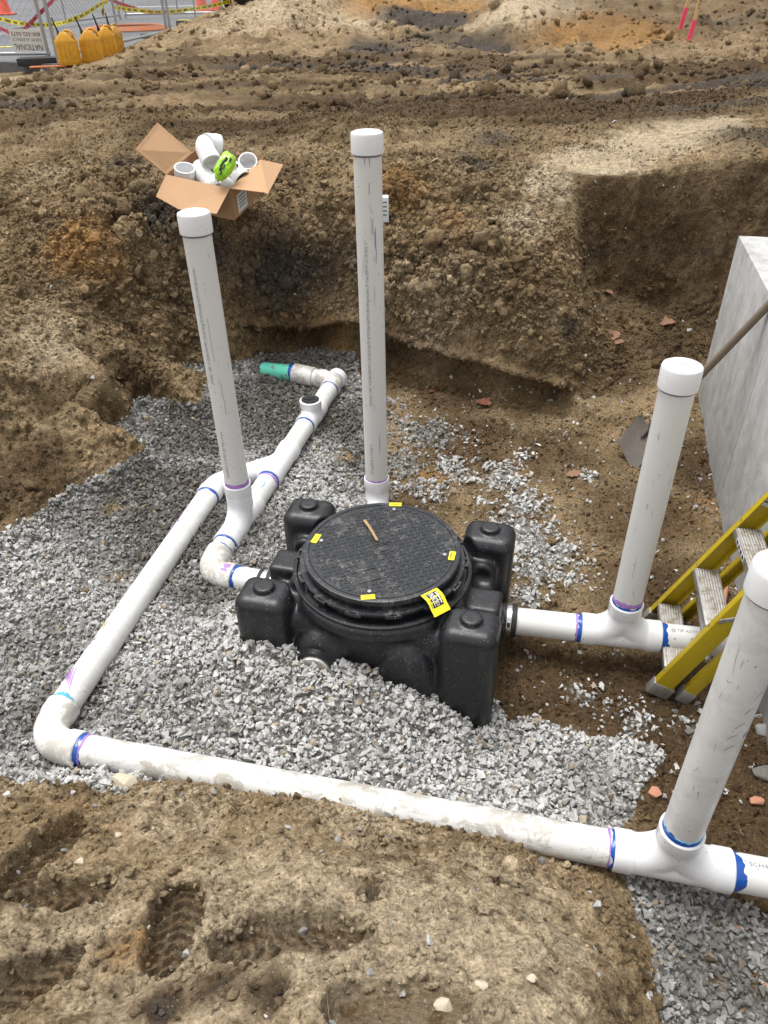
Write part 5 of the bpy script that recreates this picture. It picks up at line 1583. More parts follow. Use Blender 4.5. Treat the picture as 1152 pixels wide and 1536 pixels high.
# ------------------------------------------------------------------ shovel
shv = empty('shovel', at(950, 690, .05), 'square bladed shovel with weathered wooden handle leaning on the concrete wall', 'shovel')
A_, B_ = at(928, 664, .13), at(949, 707, .04)
hd1 = at(1152, 458, .995); ctr = at(972, 640, .20)
ax = unit(hd1 - at(965, 645, .2)); sock = at(985, 626, .24)
tipm = (A_ + B_) / 2; wv = (A_ - B_)
lv = sock - tipm; lv = lv / np.linalg.norm(lv)
nrm = unit(np.cross(lv, wv))
V_, F_ = [], []
nl, nw = 8, 8
Lb = .20
for side in (0, 1):
    for i in range(nl + 1):
        for j in range(nw + 1):
            t, s = i / nl, j / nw - .5
            wf = 1.0 if t < .85 else 1.0 - .25 * ((t - .85) / .15) ** 2
            lift = -(.25 - s * s) * .08 * (.4 + .6 * t) + .012 * (t > .95)
            V_.append(tipm + lv * t * Lb + wv * 1.15 * s * wf + nrm * (lift - .0025 * side))
n1 = (nl + 1) * (nw + 1)
for i in range(nl):
    for j in range(nw):
        a = i * (nw + 1) + j
        F_.append([a, a + 1, a + nw + 2, a + nw + 1]); F_.append([n1 + a, n1 + a + nw + 1, n1 + a + nw + 2, n1 + a + 1])
for i in range(nl):
    for j in (0, nw):
        a = i * (nw + 1) + j; F_.append([a, a + nw + 1, n1 + a + nw + 1, n1 + a])
for j in range(nw):
    for i in (0, nl):
        a = i * (nw + 1) + j; F_.append([a, n1 + a, n1 + a + 1, a + 1])
vf_obj('blade', (V_, F_), M['blade'], shv, True)
bt = tipm + lv * (Lb - .06) - nrm * .004
hs_ = tipm + lv * Lb + ax * .10
vf_obj('socket', sweep([bt, tipm + lv * (Lb + .01), hs_], [.008, .017, .0195], 14), M['blade'], shv, True)
vf_obj('handle', sweep([hs_ - ax * .03, hs_ + ax * .3, hd1, hd1 + ax * .35], [.0175, .0185, .018, .018], 14), M['wood_grey'], shv, True)

# ------------------------------------------------------------------ step ladder
lad = empty('step_ladder', (1.0, 1.95, 0), 'yellow fibreglass step ladder leaning against the concrete wall', 'ladder')
sL = [at(989, 905, .12), at(1040, 853, .35), at(1104, 792, .58)]
sR = [at(998, 1000, .12), at(1060, 938, .35), at(1128, 868, .58)]
lrd = unit(sL[2] - sL[0]); 
sR[2] = sR[2] * .4 + (sR[1] * 2 - sR[0]) * .6
rrd = unit(sR[2] - sR[0])
es = unit((sR[0] - sL[0]) * np.array([1, 1, 0])); en = np.array([-es[1], es[0], 0]); en = en if en[0] > 0 else -en
def rail(p, d, z0, z1, sgn, mat, name, depth=.068, parent=lad):
    """C channel: web plus two flanges; p on the rail's front edge at some height"""
    t0, t1 = (z0 - p[2]) / d[2], (z1 - p[2]) / d[2]
    a, b = p + d * t0, p + d * t1
    ew = es * sgn                        # outwards from the steps
    f = unit(np.cross(np.cross(d, en), d)); f = f if f @ en > 0 else -f
    h = (b - a) / 2; mid = (a + b) / 2
    web = box_vf(mid + f * depth / 2 + ew * .0265, h, f * depth / 2, ew * .002)
    f1 = box_vf(mid + ew * .012 + f * .0022, h, f * .0022, ew * .0122)
    f2 = box_vf(mid + ew * .012 + f * (depth - .0022), h, f * .0022, ew * .0122)
    o = vf_obj(name, [web, f1, f2], mat, parent, bevel=.0012)
    return o, a, b, f, d
for p, d, sgn in ((sL[0], lrd, -1), (sR[0], rrd, 1)):
    o, a, b, f, d = rail(p, d, .02, 1.75, sgn, M['yellow_frp'], 'front_rail')
    fo = vf_obj('foot', [box_vf(a + d * .012 + f * .038 + es * sgn * .013, f * .042, es * .018, d * .03)], M['alu'], o, bevel=.003)
    for t in np.arange(.1, 1.6, .268):
        q = a + d * t
        vf_obj('rivet', tube(q + f * .0 - f * .001 + es * sgn * .013, q - f * .0022 + es * sgn * .013, .0045, 10), M['alu'], o)
    if sgn == -1:
        q = a + d * .83
        vf_obj('warning_label', box_vf(q + f * .04 - es * sgn * -.0 + es * sgn * .0238, d * .11, f * .030, es * .0005), M['paper'], o)
        for k in range(9):
            vf_obj('text_line', box_vf(q + d * (-.09 + .022 * k) + f * .04 + es * sgn * .0231, d * .003, f * .022, es * .0003), M['black'], o)
off = en * .115
for p, d, sgn in ((sL[0] + off, lrd, -1), (sR[0] + off, rrd, 1)):
    o, a, b, f, d = rail(p, d, .0, 1.75, sgn, M['yellow_frp'], 'rear_rail', .045)
    vf_obj('foot', [box_vf(a + d * .012 + f * .022 + es * sgn * .013, f * .026, es * .018, d * .03)], M['alu'], o, bevel=.003)
for k in range(6):
    z = .12 + .23 * k
    a = sL[0] + lrd * ((z - sL[0][2]) / lrd[2]); b = sR[0] + rrd * ((z - sR[0][2]) / rrd[2])
    e = b - a; L_ = np.linalg.norm(e); e = e / L_
    n_ = unit(np.cross(UPV, e)); n_ = n_ if n_ @ en > 0 else -n_
    mid = (a + b) / 2
    top = box_vf(mid + n_ * .040 + UPV * .0, e * L_ / 2, n_ * .040, UPV * .0015)
    fr = box_vf(mid + n_ * -.0017 - UPV * .014, e * L_ / 2, n_ * .0016, UPV * .0165)
    bk = box_vf(mid + n_ * .0815 - UPV * .010, e * L_ / 2, n_ * .0014, UPV * .0125)
    st = vf_obj('step', [top, fr, bk], M['alu'], lad, bevel=.001)
    ribs = [box_vf(mid + n_ * (.007 + .0095 * r) + UPV * .0034, e * (L_ / 2 - .004), n_ * .0030, UPV * .0018) for r in range(8)]
    vf_obj('tread', ribs, M['tread'], st, bevel=.0008)
    if k == 2:
        vf_obj('sticker', box_vf(mid - e * .03 + n_ * -.0038 - UPV * .013, e * .055, n_ * .0004, UPV * .011), M['paper'], st)
        for q in range(4):
            vf_obj('text_line', box_vf(mid - e * (.07 - .027 * q) + n_ * -.0045 - UPV * .013, e * .008, n_ * .0002, UPV * .007), M['black'], st)
    # bar across the rear rails
    a2, b2 = a + off + UPV * .06, b + off + UPV * .06
    if k % 2 == 0:
        vf_obj('rear_bar', tube(a2 + en * .02, b2 + en * .02, .011, 10), M['alu'], lad, True)
    vf_obj('brace', tube(a + n_ * .07 - UPV * .02 + e * .01, a + n_ * .04 - UPV * .10 - e * .0, .005, 8), M['alu'], st, True)
vf_obj('spreader', [box_vf(sR[0] + rrd * .33 + es * .031 + en * .05, unit(en + rrd * .6) * .06, es * .002, UPV * .010)], M['alu'], lad, bevel=.002)

# ------------------------------------------------------------------ carton with fittings
P00, P10, P11 = at(249, 262, 1.245), at(345, 283, 1.195), at(379, 240, 1.275)
bx = P10 - P00; by = P11 - P10; by = by - unit(bx) * (by @ unit(bx)); bz = unit(np.cross(bx, by))
BH = .19
by = by * 1.15
carton = empty('cardboard_box', P00 - bz * BH, 'open brown cardboard box full of white fittings on the bank edge', 'box')
ux, uy = unit(bx), unit(by); LX, LY = np.linalg.norm(bx), np.linalg.norm(by)
def BX(a, b, h): return P00 + bx * a + by * b + bz * h
th = .004
def wall_(a0, b0, a1, b1, name='side_panel', h0=None, inward=None):
    p, q = BX(a0, b0, 0), BX(a1, b1, 0)
    e = (q - p) / 2; n_ = unit(np.cross(bz, e))
    return vf_obj(name, box_vf((p + q) / 2 - bz * BH / 2, e, n_ * th / 2, bz * BH / 2), M['cardboard'], carton)
for a in ((0, 0, 1, 0), (1, .01, 1, .99), (0, .01, 0, .99)): wall_(*a)
vf_obj('bottom_panel', box_vf(BX(.5, .5, -BH + .003), bx * .49, by * .49, bz * .003), M['cardboard'], carton)
# torn back panel: two uprights and a low strip
nb = -uy
def bpoly(pts, name='side_panel', base=None, nrm=None, uv=None, mat='cardboard_in', t=.004):
    """flat piece from (x, h) outline in a plane"""
    f = [base + uv[0] * x + uv[1] * y + nrm * t / 2 for x, y in pts]; g = [q - nrm * t for q in f]
    n = len(pts)
    F_ = [list(range(n)), list(range(n, 2 * n))[::-1]] + [[i, (i + 1) % n, n + (i + 1) % n, n + i] for i in range(n)]
    return vf_obj(name, (f + g, F_), M[mat], carton)
bpoly([(0, -BH), (LX, -BH), (LX, -.03), (LX * .97, .02), (LX * .93, .022), (LX * .92, -.07), (LX * .8, -.075), (LX * .55, -.085), (LX * .30, -.07), (LX * .24, -.02), (LX * .22, .012), (LX * .12, .02), (0, .012)], 'torn_panel', BX(0, 1, 0), uy, (ux, bz))
# flaps
def flap(p, e, out, L0, pts=None):
    """e along the hinge, out the direction the flap leans, pts outline (fraction along, length)"""
    n_ = unit(np.cross(e, out))
    return bpoly(pts, 'flap', p, n_, (unit(e), unit(out)), 'cardboard_in')
def reach(h, px, py, L, z0, z1):
    """the spot on that sight line at distance L from the hinge end h"""
    zs = np.linspace(z0, z1, 300); pts = [at(px, py, z) for z in zs]
    d = [abs(np.linalg.norm(p - h) - L) for p in pts]
    return pts[int(np.argmin(d))]
def quad_flap(pts):
    pts = [np.asarray(p, float) for p in pts]
    n_ = unit(np.cross(pts[1] - pts[0], pts[-1] - pts[0]))
    f = [p + n_ * .002 for p in pts]; g = [p - n_ * .002 for p in pts]; n = len(pts)
    return vf_obj('flap', (f + g, [list(range(n)), list(range(n, 2 * n))[::-1]] + [[i, (i + 1) % n, n + (i + 1) % n, n + i] for i in range(n)]), M['cardboard_in'], carton)
h0, h1 = BX(0, 0, .0), BX(1, 0, .0)
quad_flap([h0, h1, reach(h1, 325, 321, .20, 1.19, 1.0), reach(h1 * .45 + h0 * .55, 268, 314, .21, 1.25, 1.05), reach(h0, 234, 295, .15, 1.27, 1.10)])
h0, h1 = BX(0, 0, .0), BX(0, .72, .0)
quad_flap([h0, h1, reach(h1, 236, 184, .21, 1.30, 1.52), reach(h0, 203, 224, .21, 1.29, 1.5)])
h0, h1 = BX(1, .0, .0), BX(1, .92, .0)
quad_flap([h0, h1, reach(h1, 425, 247, .20, 1.18, 1.36), reach(h0, 402, 291, .27, 1.12, 1.3), reach(h0, 396, 289, .25, 1.12, 1.3)])
pl = BX(1, .12, -.12) + ux * .0032
vf_obj('shipping_label', box_vf(pl + uy * .06, uy * .055, ux * .0004, bz * .055), M['paper'], carton)
for k in range(4):
    vf_obj('label_print', box_vf(pl + uy * .06 + ux * .0008 + bz * (.035 - .02 * k), uy * (.04 - .006 * (k % 2)), ux * .0002, bz * .004), M['ink'], carton)
# fittings in it
def bent(name, label, pts, r, grey=False, n=8):
    """elbow: arc through three points with hubs, open ends with wall thickness"""
    p0, p1, p2 = [np.asarray(q, float) for q in pts]
    d0, d1 = unit(p0 - p1), unit(p2 - p1)
    path, rad = [], []
    t0 = np.linalg.norm(p0 - p1) * .55; t1 = np.linalg.norm(p2 - p1) * .55
    a, b = p1 + d0 * t0, p1 + d1 * t1
    mid = [(1 - s) ** 2 * a + 2 * s * (1 - s) * p1 + s * s * b for s in np.linspace(0, 1, n)]
    path = [p0 - d0 * .03, p0, p0, p0 - d0 * .025, a + d0 * .003] + mid + [b + d1 * .003, p2 - d1 * .025, p2, p2, p2 - d1 * .03]
    rad = [r * .86, r * .88, r * 1.08, r * 1.08, r] + [r] * n + [r, r * 1.08, r * 1.08, r * .88, r * .86]
    root = vf_obj(name, sweep(path, rad, 28), M['fitting'], None, True)
    tag(root, label, 'pipe fitting', 'loose fittings in the carton')
    for q, d in ((p0, d0), (p2, d1)):
        k = vf_obj('bore', sweep([q - d * .028, q - d * .029], [r * .87, r * .87], 24), M['ink'] if grey else M['pvc'], root)
    return root
bent('pvc_elbow', 'large white elbow on top of the fittings, opening towards the camera', (BX(.50, .42, .035), BX(.26, .62, .10), BX(.42, .80, .06)), .056)
bent('pvc_elbow', 'white elbow with a grey bore low in the middle of the box', (BX(.52, .28, -.055), BX(.34, .34, -.02), BX(.22, .55, -.05)), .050, True)
bent('pvc_elbow', 'white elbow peeking over the front flap near the right corner', (BX(.86, .30, -.10), BX(.74, .14, .01), BX(.55, .12, -.10)), .052)
bent('pvc_elbow', 'white elbow beside the lime bag, its bore facing right', (BX(.98, .40, -.02), BX(.84, .46, .005), BX(.74, .62, -.03)), .048, True)
def ringfit(name, label, c, d, r, L):
    d = unit(d)
    o = vf_obj(name, sweep([c - d * L * .3, c + d * L / 2, c + d * L / 2, c + d * L * .1, c + d * L * .1, c - d * L * .1, c - d * L * .1, c - d * L / 2, c - d * L / 2], [r * .84, r * .88, r, r, r * .95, r * .95, r, r, r * .8], 32), M['fitting'], None, True)
    return tag(o, label, 'pipe fitting', 'loose fittings in the carton')
ringfit('pvc_coupling', 'white coupling standing at the left front corner of the box', BX(.17, .20, -.03), bz * .9 + ux * .15, .060, .10)
ringfit('pvc_coupling', 'white coupling opening upwards under the right flap', BX(.88, .78, -.02), bz * .8 + ux * .2 - uy * .45, .055, .10)
# lime bag
bag = empty('plastic_bag', BX(.7, .7, -.02), 'lime green plastic bag with black print lying among the fittings', 'bag')
c0, c1 = at(330, 262, 1.27), at(345, 236, 1.34)
da = unit(c1 - c0); L_ = np.linalg.norm(c1 - c0) * 1.5
bm = bmesh.new(); bmesh.ops.create_uvsphere(bm, u_segments=40, v_segments=28, radius=1)
Vb = np.array([v.co[:] for v in bm.verts]); Fb = [[v.index for v in f.verts] for f in bm.faces]; bm.free()
d3 = unit(np.cross(da, (1, .3, 0))); d2 = np.cross(d3, da)
Vb = np.sign(Vb) * np.abs(Vb) ** .8
Vb = Vb * (1 + .30 * fbm(Vb, 1.6, 3, .6, 4.) + .16 * np.abs(fbm(Vb, 3.2, 3, .6, 9.)))[:, None]
W = (c0 + c1) / 2 + Vb[:, :1] * da * L_ * .44 + Vb[:, 1:2] * d2 * .045 + Vb[:, 2:] * d3 * .038
vf_obj('wrapper', (list(W), Fb), M['lime'], bag, True, angle=28)
cen = (c0 + c1) / 2; toc = unit(CAMP - cen); sd_ = unit(np.cross(da, toc))
W2 = np.asarray(W)
def on_bag(a, s):
    """point on the wrapper facing the camera"""
    q = cen + da * a + sd_ * s
    rel = W2 - q; tt = rel @ toc; dist = np.linalg.norm(rel - tt[:, None] * toc, axis=1)
    k = np.argsort(dist + (tt < 0) * 1.0)[:3]
    return q + toc * (tt[k].max() + .002)
for a, s, l, w in ((.035, -.012, .016, .008), (.0, -.018, .02, .006), (-.03, -.012, .014, .006), (.05, .008, .012, .006), (-.05, .0, .012, .005), (-.01, -.002, .018, .003)):
    vf_obj('black_print', box_vf(on_bag(a, s), da * l, sd_ * w, toc * .0015), M['black'], bag)
qn = at(348, 251, 1.27)
vf_obj('strap', [box_vf(qn, ux * .04 + bz * .012, uy * .012, bz * .012 - ux * .004)], M['black'], bag, bevel=.004)
vf_obj('strap_edge', [box_vf(qn - uy * .016, ux * .04 + bz * .012, uy * .004, bz * .013 - ux * .004)], M['whiteprint'], bag, bevel=.002)

# small printed carton on the bank behind the vent pipe
q = at(571, 330, 1.05)
o = vf_obj('small_carton', [box_vf(q + UPV * .06, (.045, .0, .0), (0, .03, 0), UPV * .065)], M['paper'], None, bevel=.002)
tag(o, 'small pale printed carton standing behind the vent standpipe', 'carton')
for k in range(4):
    vf_obj('text_line', box_vf(q + UPV * (.10 - .022 * k) - np.array([0, .0306, 0]), (.035, 0, 0), (0, .0003, 0), UPV * .004), M['ink'], o)

# ------------------------------------------------------------------ leaves, bricks, rock, plank
def ground_z(x, y):
    d = (P1[:, 0] - x) ** 2 + (P1[:, 1] - y) ** 2
    k = np.argsort(d)[:4]
    return P1[k, 2].max()
def on_ground(px, py, z, lift=.0):
    """slide along the sight line to the real surface"""
    best = None
    d = ray(px, py)
    for t in np.linspace(.6, 8, 900):
        p = CAMP + d * t
        if p[2] < base_h(np.array([p[0]]), np.array([p[1]]))[0]:
            best = p; break
    if best is None: best = at(px, py, z)
    best = best.copy(); best[2] = ground_z(best[0], best[1]) + lift
    return best
def leaf(px, py, z, L, ang, mat, label, up=.4):
    out = []
    n = 26
    for i in range(n + 1):
        t = i / n
        w = .5 * math.sin(math.pi * min(1, t * 1.02)) ** .7 * (.45 + .33 * abs(math.cos(t * math.pi * 3.4)))
        out.append((t, w))
    pts = [(t, w) for t, w in out] + [(t, -w) for t, w in out[::-1][1:-1]]
    c = on_ground(px, py, z, .008)
    a = math.radians(ang)
    ex = np.array([math.cos(a), math.sin(a), .15]); ey = np.array([-math.sin(a), math.cos(a), .1])
    rr = np.random.RandomState(int(px))
    V_, F_ = [], []
    for side in (0, 1):
        for i in range(n + 1):
            t, w = out[i]
            for s in (-1, -.5, 0, .5, 1):
                V_.append(c + ex * L * (t - .5) + ey * L * w * s + UPV * (L * up * (abs(s) * w * 1.2 + .35 * (t - .5) ** 2 + .06 * math.sin(9 * t + 2 * s)) - .0008 * side))
    m5 = (n + 1) * 5
    for i in range(n):
        for k in range(4):
            q = i * 5 + k; F_ += [[q, q + 1, q + 6, q + 5], [m5 + q, m5 + q + 5, m5 + q + 6, m5 + q + 1]]
    parts = [(V_, F_), tube(c + ex * L * -.75, c + ex * L * -.48, .0009, 5)]
    o = vf_obj('oak_leaf', parts, mat, None, True, angle=60)
    return tag(o, label, 'leaf', 'dead leaves in the pit')
leaf(910, 450, .3, .09, 150, M['leaf'], 'dry brown leaf at the foot of the soil block in the alcove')
leaf(998, 492, .2, .13, 10, M['leaf'], 'tan lobed leaf lying before the alcove wall, nearest the concrete')
leaf(920, 515, .2, .11, 60, M['leaf'], 'upper brown leaf of two on the alcove floor slope')
leaf(926, 527, .2, .08, 20, M['leaf'], 'curled brown leaf just below another on the alcove slope')
leaf(724, 612, .06, .12, -50, M['leaf_red'], 'curled reddish leaf below the cut ledge of the back wall')
leaf(648, 592, .07, .05, 10, M['leaf_red'], 'tiny red leaf under the ledge right of the vent pipe')
leaf(860, 716, .02, .08, 5, M['leaf'], 'flat pinkish leaf beside a small patch of stone', .15)
def lump(name, px, py, z, s, mat, label, cat, seed, sink=.35, sc3=(1.2, .9, .7)):
    V_, F_ = hull(22, seed, sc3[2], sc3[0])
    p = on_ground(px, py, z)
    o = vf_obj(name, ([p + UPV * s * (1 - sink - .4) + v * s for v in V_], F_), mat, None, bevel=s * .08)
    return tag(o, label, cat)
lump('brick_fragment', 980, 1196, -.03, .022, M['brick'], 'small salmon brick fragment left of the nearest standpipe', 'brick piece', 3)
lump('brick_fragment', 1133, 1209, -.05, .024, M['brick'], 'larger salmon brick fragment right of the nearest standpipe', 'brick piece', 4)
lump('brick_fragment', 1103, 1400, -.05, .011, M['brick'], 'orange brick crumb in the stone below the tee', 'brick piece', 5)
lump('brick_fragment', 1148, 1484, -.05, .011, M['brick'], 'tiny orange brick crumb at the lower right corner', 'brick piece', 6)
def mud_patch(px, py, z, label):
    c = on_ground(px, py, z)
    nz = unit(np.array([-(base_h(np.array([c[0] + .04]), np.array([c[1]])) - base_h(np.array([c[0] - .04]), np.array([c[1]])))[0] / .08, -(base_h(np.array([c[0]]), np.array([c[1] + .04])) - base_h(np.array([c[0]]), np.array([c[1] - .04])))[0] / .08, 1]))
    ex = unit(np.cross((0, 1, 0), nz)); ey = np.cross(nz, ex)
    root = empty('mud_patch', c, label, 'mud')
    for dx, dy, s, sd_ in ((-.036, .004, .030, 1), (.006, .022, .034, 2), (.024, -.014, .036, 3), (-.008, -.030, .026, 4)):
        V_, F_ = lumpy(70 + sd_, 3, .5)
        W = c + ex * dx + ey * dy + s * (V_[:, :1] * ex * .95 + V_[:, 1:2] * ey + V_[:, 2:] * nz * .42)
        me = npmesh('mud_chunk', W, F_)
        for k, v in (('dark', 0), ('moist', .06), ('orange', 0), ('pale', .75), ('wet', 0), ('grav', 0), ('tone', .42)): attr(me, k, np.full(len(W), v))
        link('mud_chunk', me, M['soil'], root)
mud_patch(836, 1418, .37, 'round flattened patch of cracked mud on the right of the front bank')
lump('rock', 192, 1184, .12, .034, M['rock'], 'pale flat rock at the bank edge under the muddy pipe', 'rock', 7, .3, (1.5, .8, .6))
lump('rock', 122, 1298, .3, .014, M['rock'], 'pale yellow stone beside the left boot print', 'rock', 9, .3)
lump('rock', 178, 1255, .28, .010, M['rock'], 'small white stone on the bank left of the middle', 'rock', 10, .3)
lump('rock', 1118, 892, -.03, .035, M['concrete'], 'grey chunk of rock under the ladder', 'rock', 12, .3)
lump('rock', 1140, 1100, -.05, .03, M['concrete'], 'pale rock at the right edge beyond the nearest standpipe', 'rock', 13, .3)
lump('rock', 1146, 1165, -.05, .035, M['gravel'], 'flat grey rock near the brick fragment at the right edge', 'rock', 14, .3, (1.3, 1, .4))
lump('rock', 665, 1508, .6, .017, M['rock'], 'grey rounded stone at the bottom of the picture, centre', 'rock', 15, .3)
lump('rock', 720, 1490, .58, .013, M['rock'], 'tan rounded stone on the bank right of the boot print', 'rock', 16, .3)
lump('rock', 796, 1478, .52, .010, M['rock'], 'small orange tan pebble on the right part of the bank', 'rock', 17, .3)
lump('rock', 810, 1306, .2, .012, M['gravel'], 'lone blue grey stone on the bank crest by the crack', 'rock', 18, .2)
o = vf_obj('wood_splinter', sweep([at(1083, 912, .0) + UPV * .01, at(1088, 880, .03) + UPV * .02, at(1082, 868, .05) + UPV * .02], [.012, .014, .004], 6), M['brick'], None)
tag(o, 'reddish wood splinter seen between the ladder steps', 'wood')
def plank(px, py, Y, L, ang, w, label):
    p = atY(px, py, Y); a = math.radians(ang)
    e = np.array([math.cos(a), math.sin(a), 0]); f = np.array([-math.sin(a), math.cos(a), 0])
    o = vf_obj('plank', box_vf(p + UPV * .03, e * L, f * w, UPV * .02), M['wood_grey'], None, bevel=.003)
    return tag(o, label, 'plank')
plank(1076, 121, 8.55, .18, 8, .05, 'weathered plank lying on the haul road at right')
plank(720, 8, 16.2, 1.6, 2, .05, 'long pale board at the top edge behind the spoil heaps')
V_, F_ = hull(18, 33, .35, 1.5)
p = atY(566, 47, 11.7)
o = vf_obj('slab', ([p + v * .17 for v in V_], F_), M['wood_grey'], None, bevel=.01); tag(o, 'brown slab of rock stuck in the spoil heap', 'rock')

# ------------------------------------------------------------------ survey stakes
def stake(px, py, Y, lean, h, label, txt, pk):
    p = atY(px, py, Y); root = empty('survey_stake', p, label, 'stake')
    q = unit((lean, .05, 1.0)); sx = unit(np.cross((0, 1, 0), q)); sy = np.cross(q, sx)
    vf_obj('lath', box_vf(p + q * (h / 2 - .1), sx * .022, sy * .007, q * (h / 2 + .1)), M['wood_new'], root)
    vf_obj('painted_band', box_vf(p + q * (pk / 2 - .05), sx * .0235, sy * .0085, q * (pk / 2 + .05)), M['pink'], root)
    Vt, Ft = text_geo(txt, .06)
    W = [p + q * (pk + .10 + x) + sx * (.020 - y * .62) * -1 * -1 - sy * .0095 + sx * -.005 for x, y, _ in Vt]
    link('handwriting', pmesh('handwriting', W, Ft), M['black'], root, smooth=False)
    return root
stake(1031, 69, 10.35, .13, 1.3, 'right survey stake, pink base and black handwriting, nearer of the two', 'CLEANOUT', .26)
stake(1016, 57, 11.1, .16, 1.3, 'left survey stake, pink base in sprayed soil, further of the two', 'SEWER', .32)

# ------------------------------------------------------------------ fence, tape, cans, cones
GZ = 1.30
def fence_panel(a, b, label, h=1.82, mids=(.5,), z0=GZ + .06):
    a, b = np.array([*a, 0.]), np.array([*b, 0.])
    L_ = np.linalg.norm(b - a); d = (b - a) / L_
    root = empty('temporary_fence', (a[0], a[1], z0), label, 'fence', 'chain link fence panels')
    def at_(s, z): return a + d * s + UPV * (z0 + z)
    r = .0205
    for s in (r, L_ - r): vf_obj('post', tube(at_(s, -.05), at_(s, h), r, 10), M['galv'], root, True)
    for z in (.02, h - .02): vf_obj('rail', tube(at_(0, z), at_(L_, z), r * .95, 10), M['galv'], root, True)
    for t in mids: vf_obj('stile', tube(at_(L_ * t, 0), at_(L_ * t, h), r * .7, 8), M['galv'], root, True)
    parts = []
    n_ = np.array([-d[1], d[0], 0])
    step = .085
    wr = .0016
    for sg in (1, -1):
        for k in np.arange(-h, L_ + h, step):
            s0, z0_, s1, z1_ = k, 0., k + h, h
            if sg < 0: s0, s1 = k + h, k
            # clip to the frame
            def clip(sa, za, sb, zb):
                t0, t1 = 0., 1.
                ds = sb - sa
                for lo, hi, v0, dv in ((0, L_, sa, ds),):
                    if dv > 0: t0, t1 = max(t0, (lo - v0) / dv), min(t1, (hi - v0) / dv)
                    else: t0, t1 = max(t0, (hi - v0) / dv), min(t1, (lo - v0) / dv)
                return t0, t1
            t0, t1 = clip(s0, 0, s1, h)
            if t1 - t0 < .01: continue
            p = at_(s0 + (s1 - s0) * t0, h * t0) + n_ * .002 * sg; q = at_(s0 + (s1 - s0) * t1, h * t1) + n_ * .002 * sg
            parts.append(sweep([p, q], [wr, wr], 3, False))
    V_, F_ = join_parts(parts)
    o = link('chain_link', pmesh('chain_link', V_, F_), M['wire'], root, smooth=False); o['kind'] = 'stuff'
    return root
fence_panel((-7.25, 10.95), (-3.86, 10.52), 'chain link panel at the left edge carrying the white sign')
fence_panel((-3.66, 10.16), (-3.17, 13.75), 'chain link panel behind the yellow fuel cans')
fence_panel((-3.15, 13.85), (-2.92, 17.5), 'chain link panel beyond the cans, running to the black sheet', mids=(.45,))
fence_panel((-6.6, 13.2), (-5.2, 18.6), 'far chain link panel crossing the lot behind the caution tape', mids=(.3, .65))
fence_panel((-5.15, 18.75), (-2.95, 18.85), 'far chain link panel standing square at the back of the lot', mids=(.5,))
# rubber feet
for px, py, Y, lab_ in ((70, 97, 10.35, 'black rubber fence foot under the left panels'), (243, 62, 13.75, 'black rubber fence foot between the two right panels')):
    p = atY(px, py, Y); p[2] = GZ + .02
    o = vf_obj('rubber_weight', box_vf(p, (.30, .06, 0), (-.02, .10, 0), UPV * .04), M['rubber'], None, bevel=.01); tag(o, lab_, 'fence foot')
p = atY(60, 100, 10.1); p[2] = GZ + .0
o = vf_obj('board', box_vf(p + np.array([.12, -.06, -.01]), (.20, .03, 0), (0, .03, 0), UPV * .008), M['orange'], None, bevel=.003); tag(o, 'thin orange board lying in front of the rubber fence foot', 'board')
p = atY(316, 43, 15.9)
o = vf_obj('board', box_vf(p, (.22, .12, 0.0), (-.03, .06, 0), UPV * .015), M['orange'], None, bevel=.003); tag(o, 'short orange board where the spoil heap meets the fence', 'board')
# sign, seen from behind and upside down
def fence_pt(t, z):
    a, b = np.array([-7.25, 10.95, 0]), np.array([-3.86, 10.52, 0])
    return a + (b - a) * t + UPV * (GZ + .06 + z)
fd = unit(np.array([3.39, -.43, 0])); fnm = np.array([fd[1], -fd[0], 0]); fnm = fnm if fnm[1] < 0 else -fnm
sg0 = atY(43, 61, 10.58)
sgx = unit(fd - UPV * .03); sgz = unit(np.cross(fnm, sgx)); sgz = sgz if sgz[2] > 0 else -sgz
sign = vf_obj('fence_sign', box_vf(sg0 + fnm * .030, sgx * .205, fnm * .003, sgz * .118), M['signboard'], None)
tag(sign, 'white sign hung upside down on the left chain link panel', 'sign')
for txt, size, row, mt in (('NATIONAL', .088, .034, 'signred'), ('RENT-A-FENCE', .048, -.030, 'ink'), ('800-352-5675', .058, -.088, 'signred')):
    Vt, Ft = text_geo(txt, size)
    wd_ = Vt[:, 0].max()
    sc_ = .36 / wd_
    W = [sg0 + fnm * .0345 - sgx * ((x * sc_) - .18) - sgz * (y + row - size * .0) for x, y, _ in Vt]
    link('lettering', pmesh('lettering', W, Ft), M[mt], sign, smooth=False)
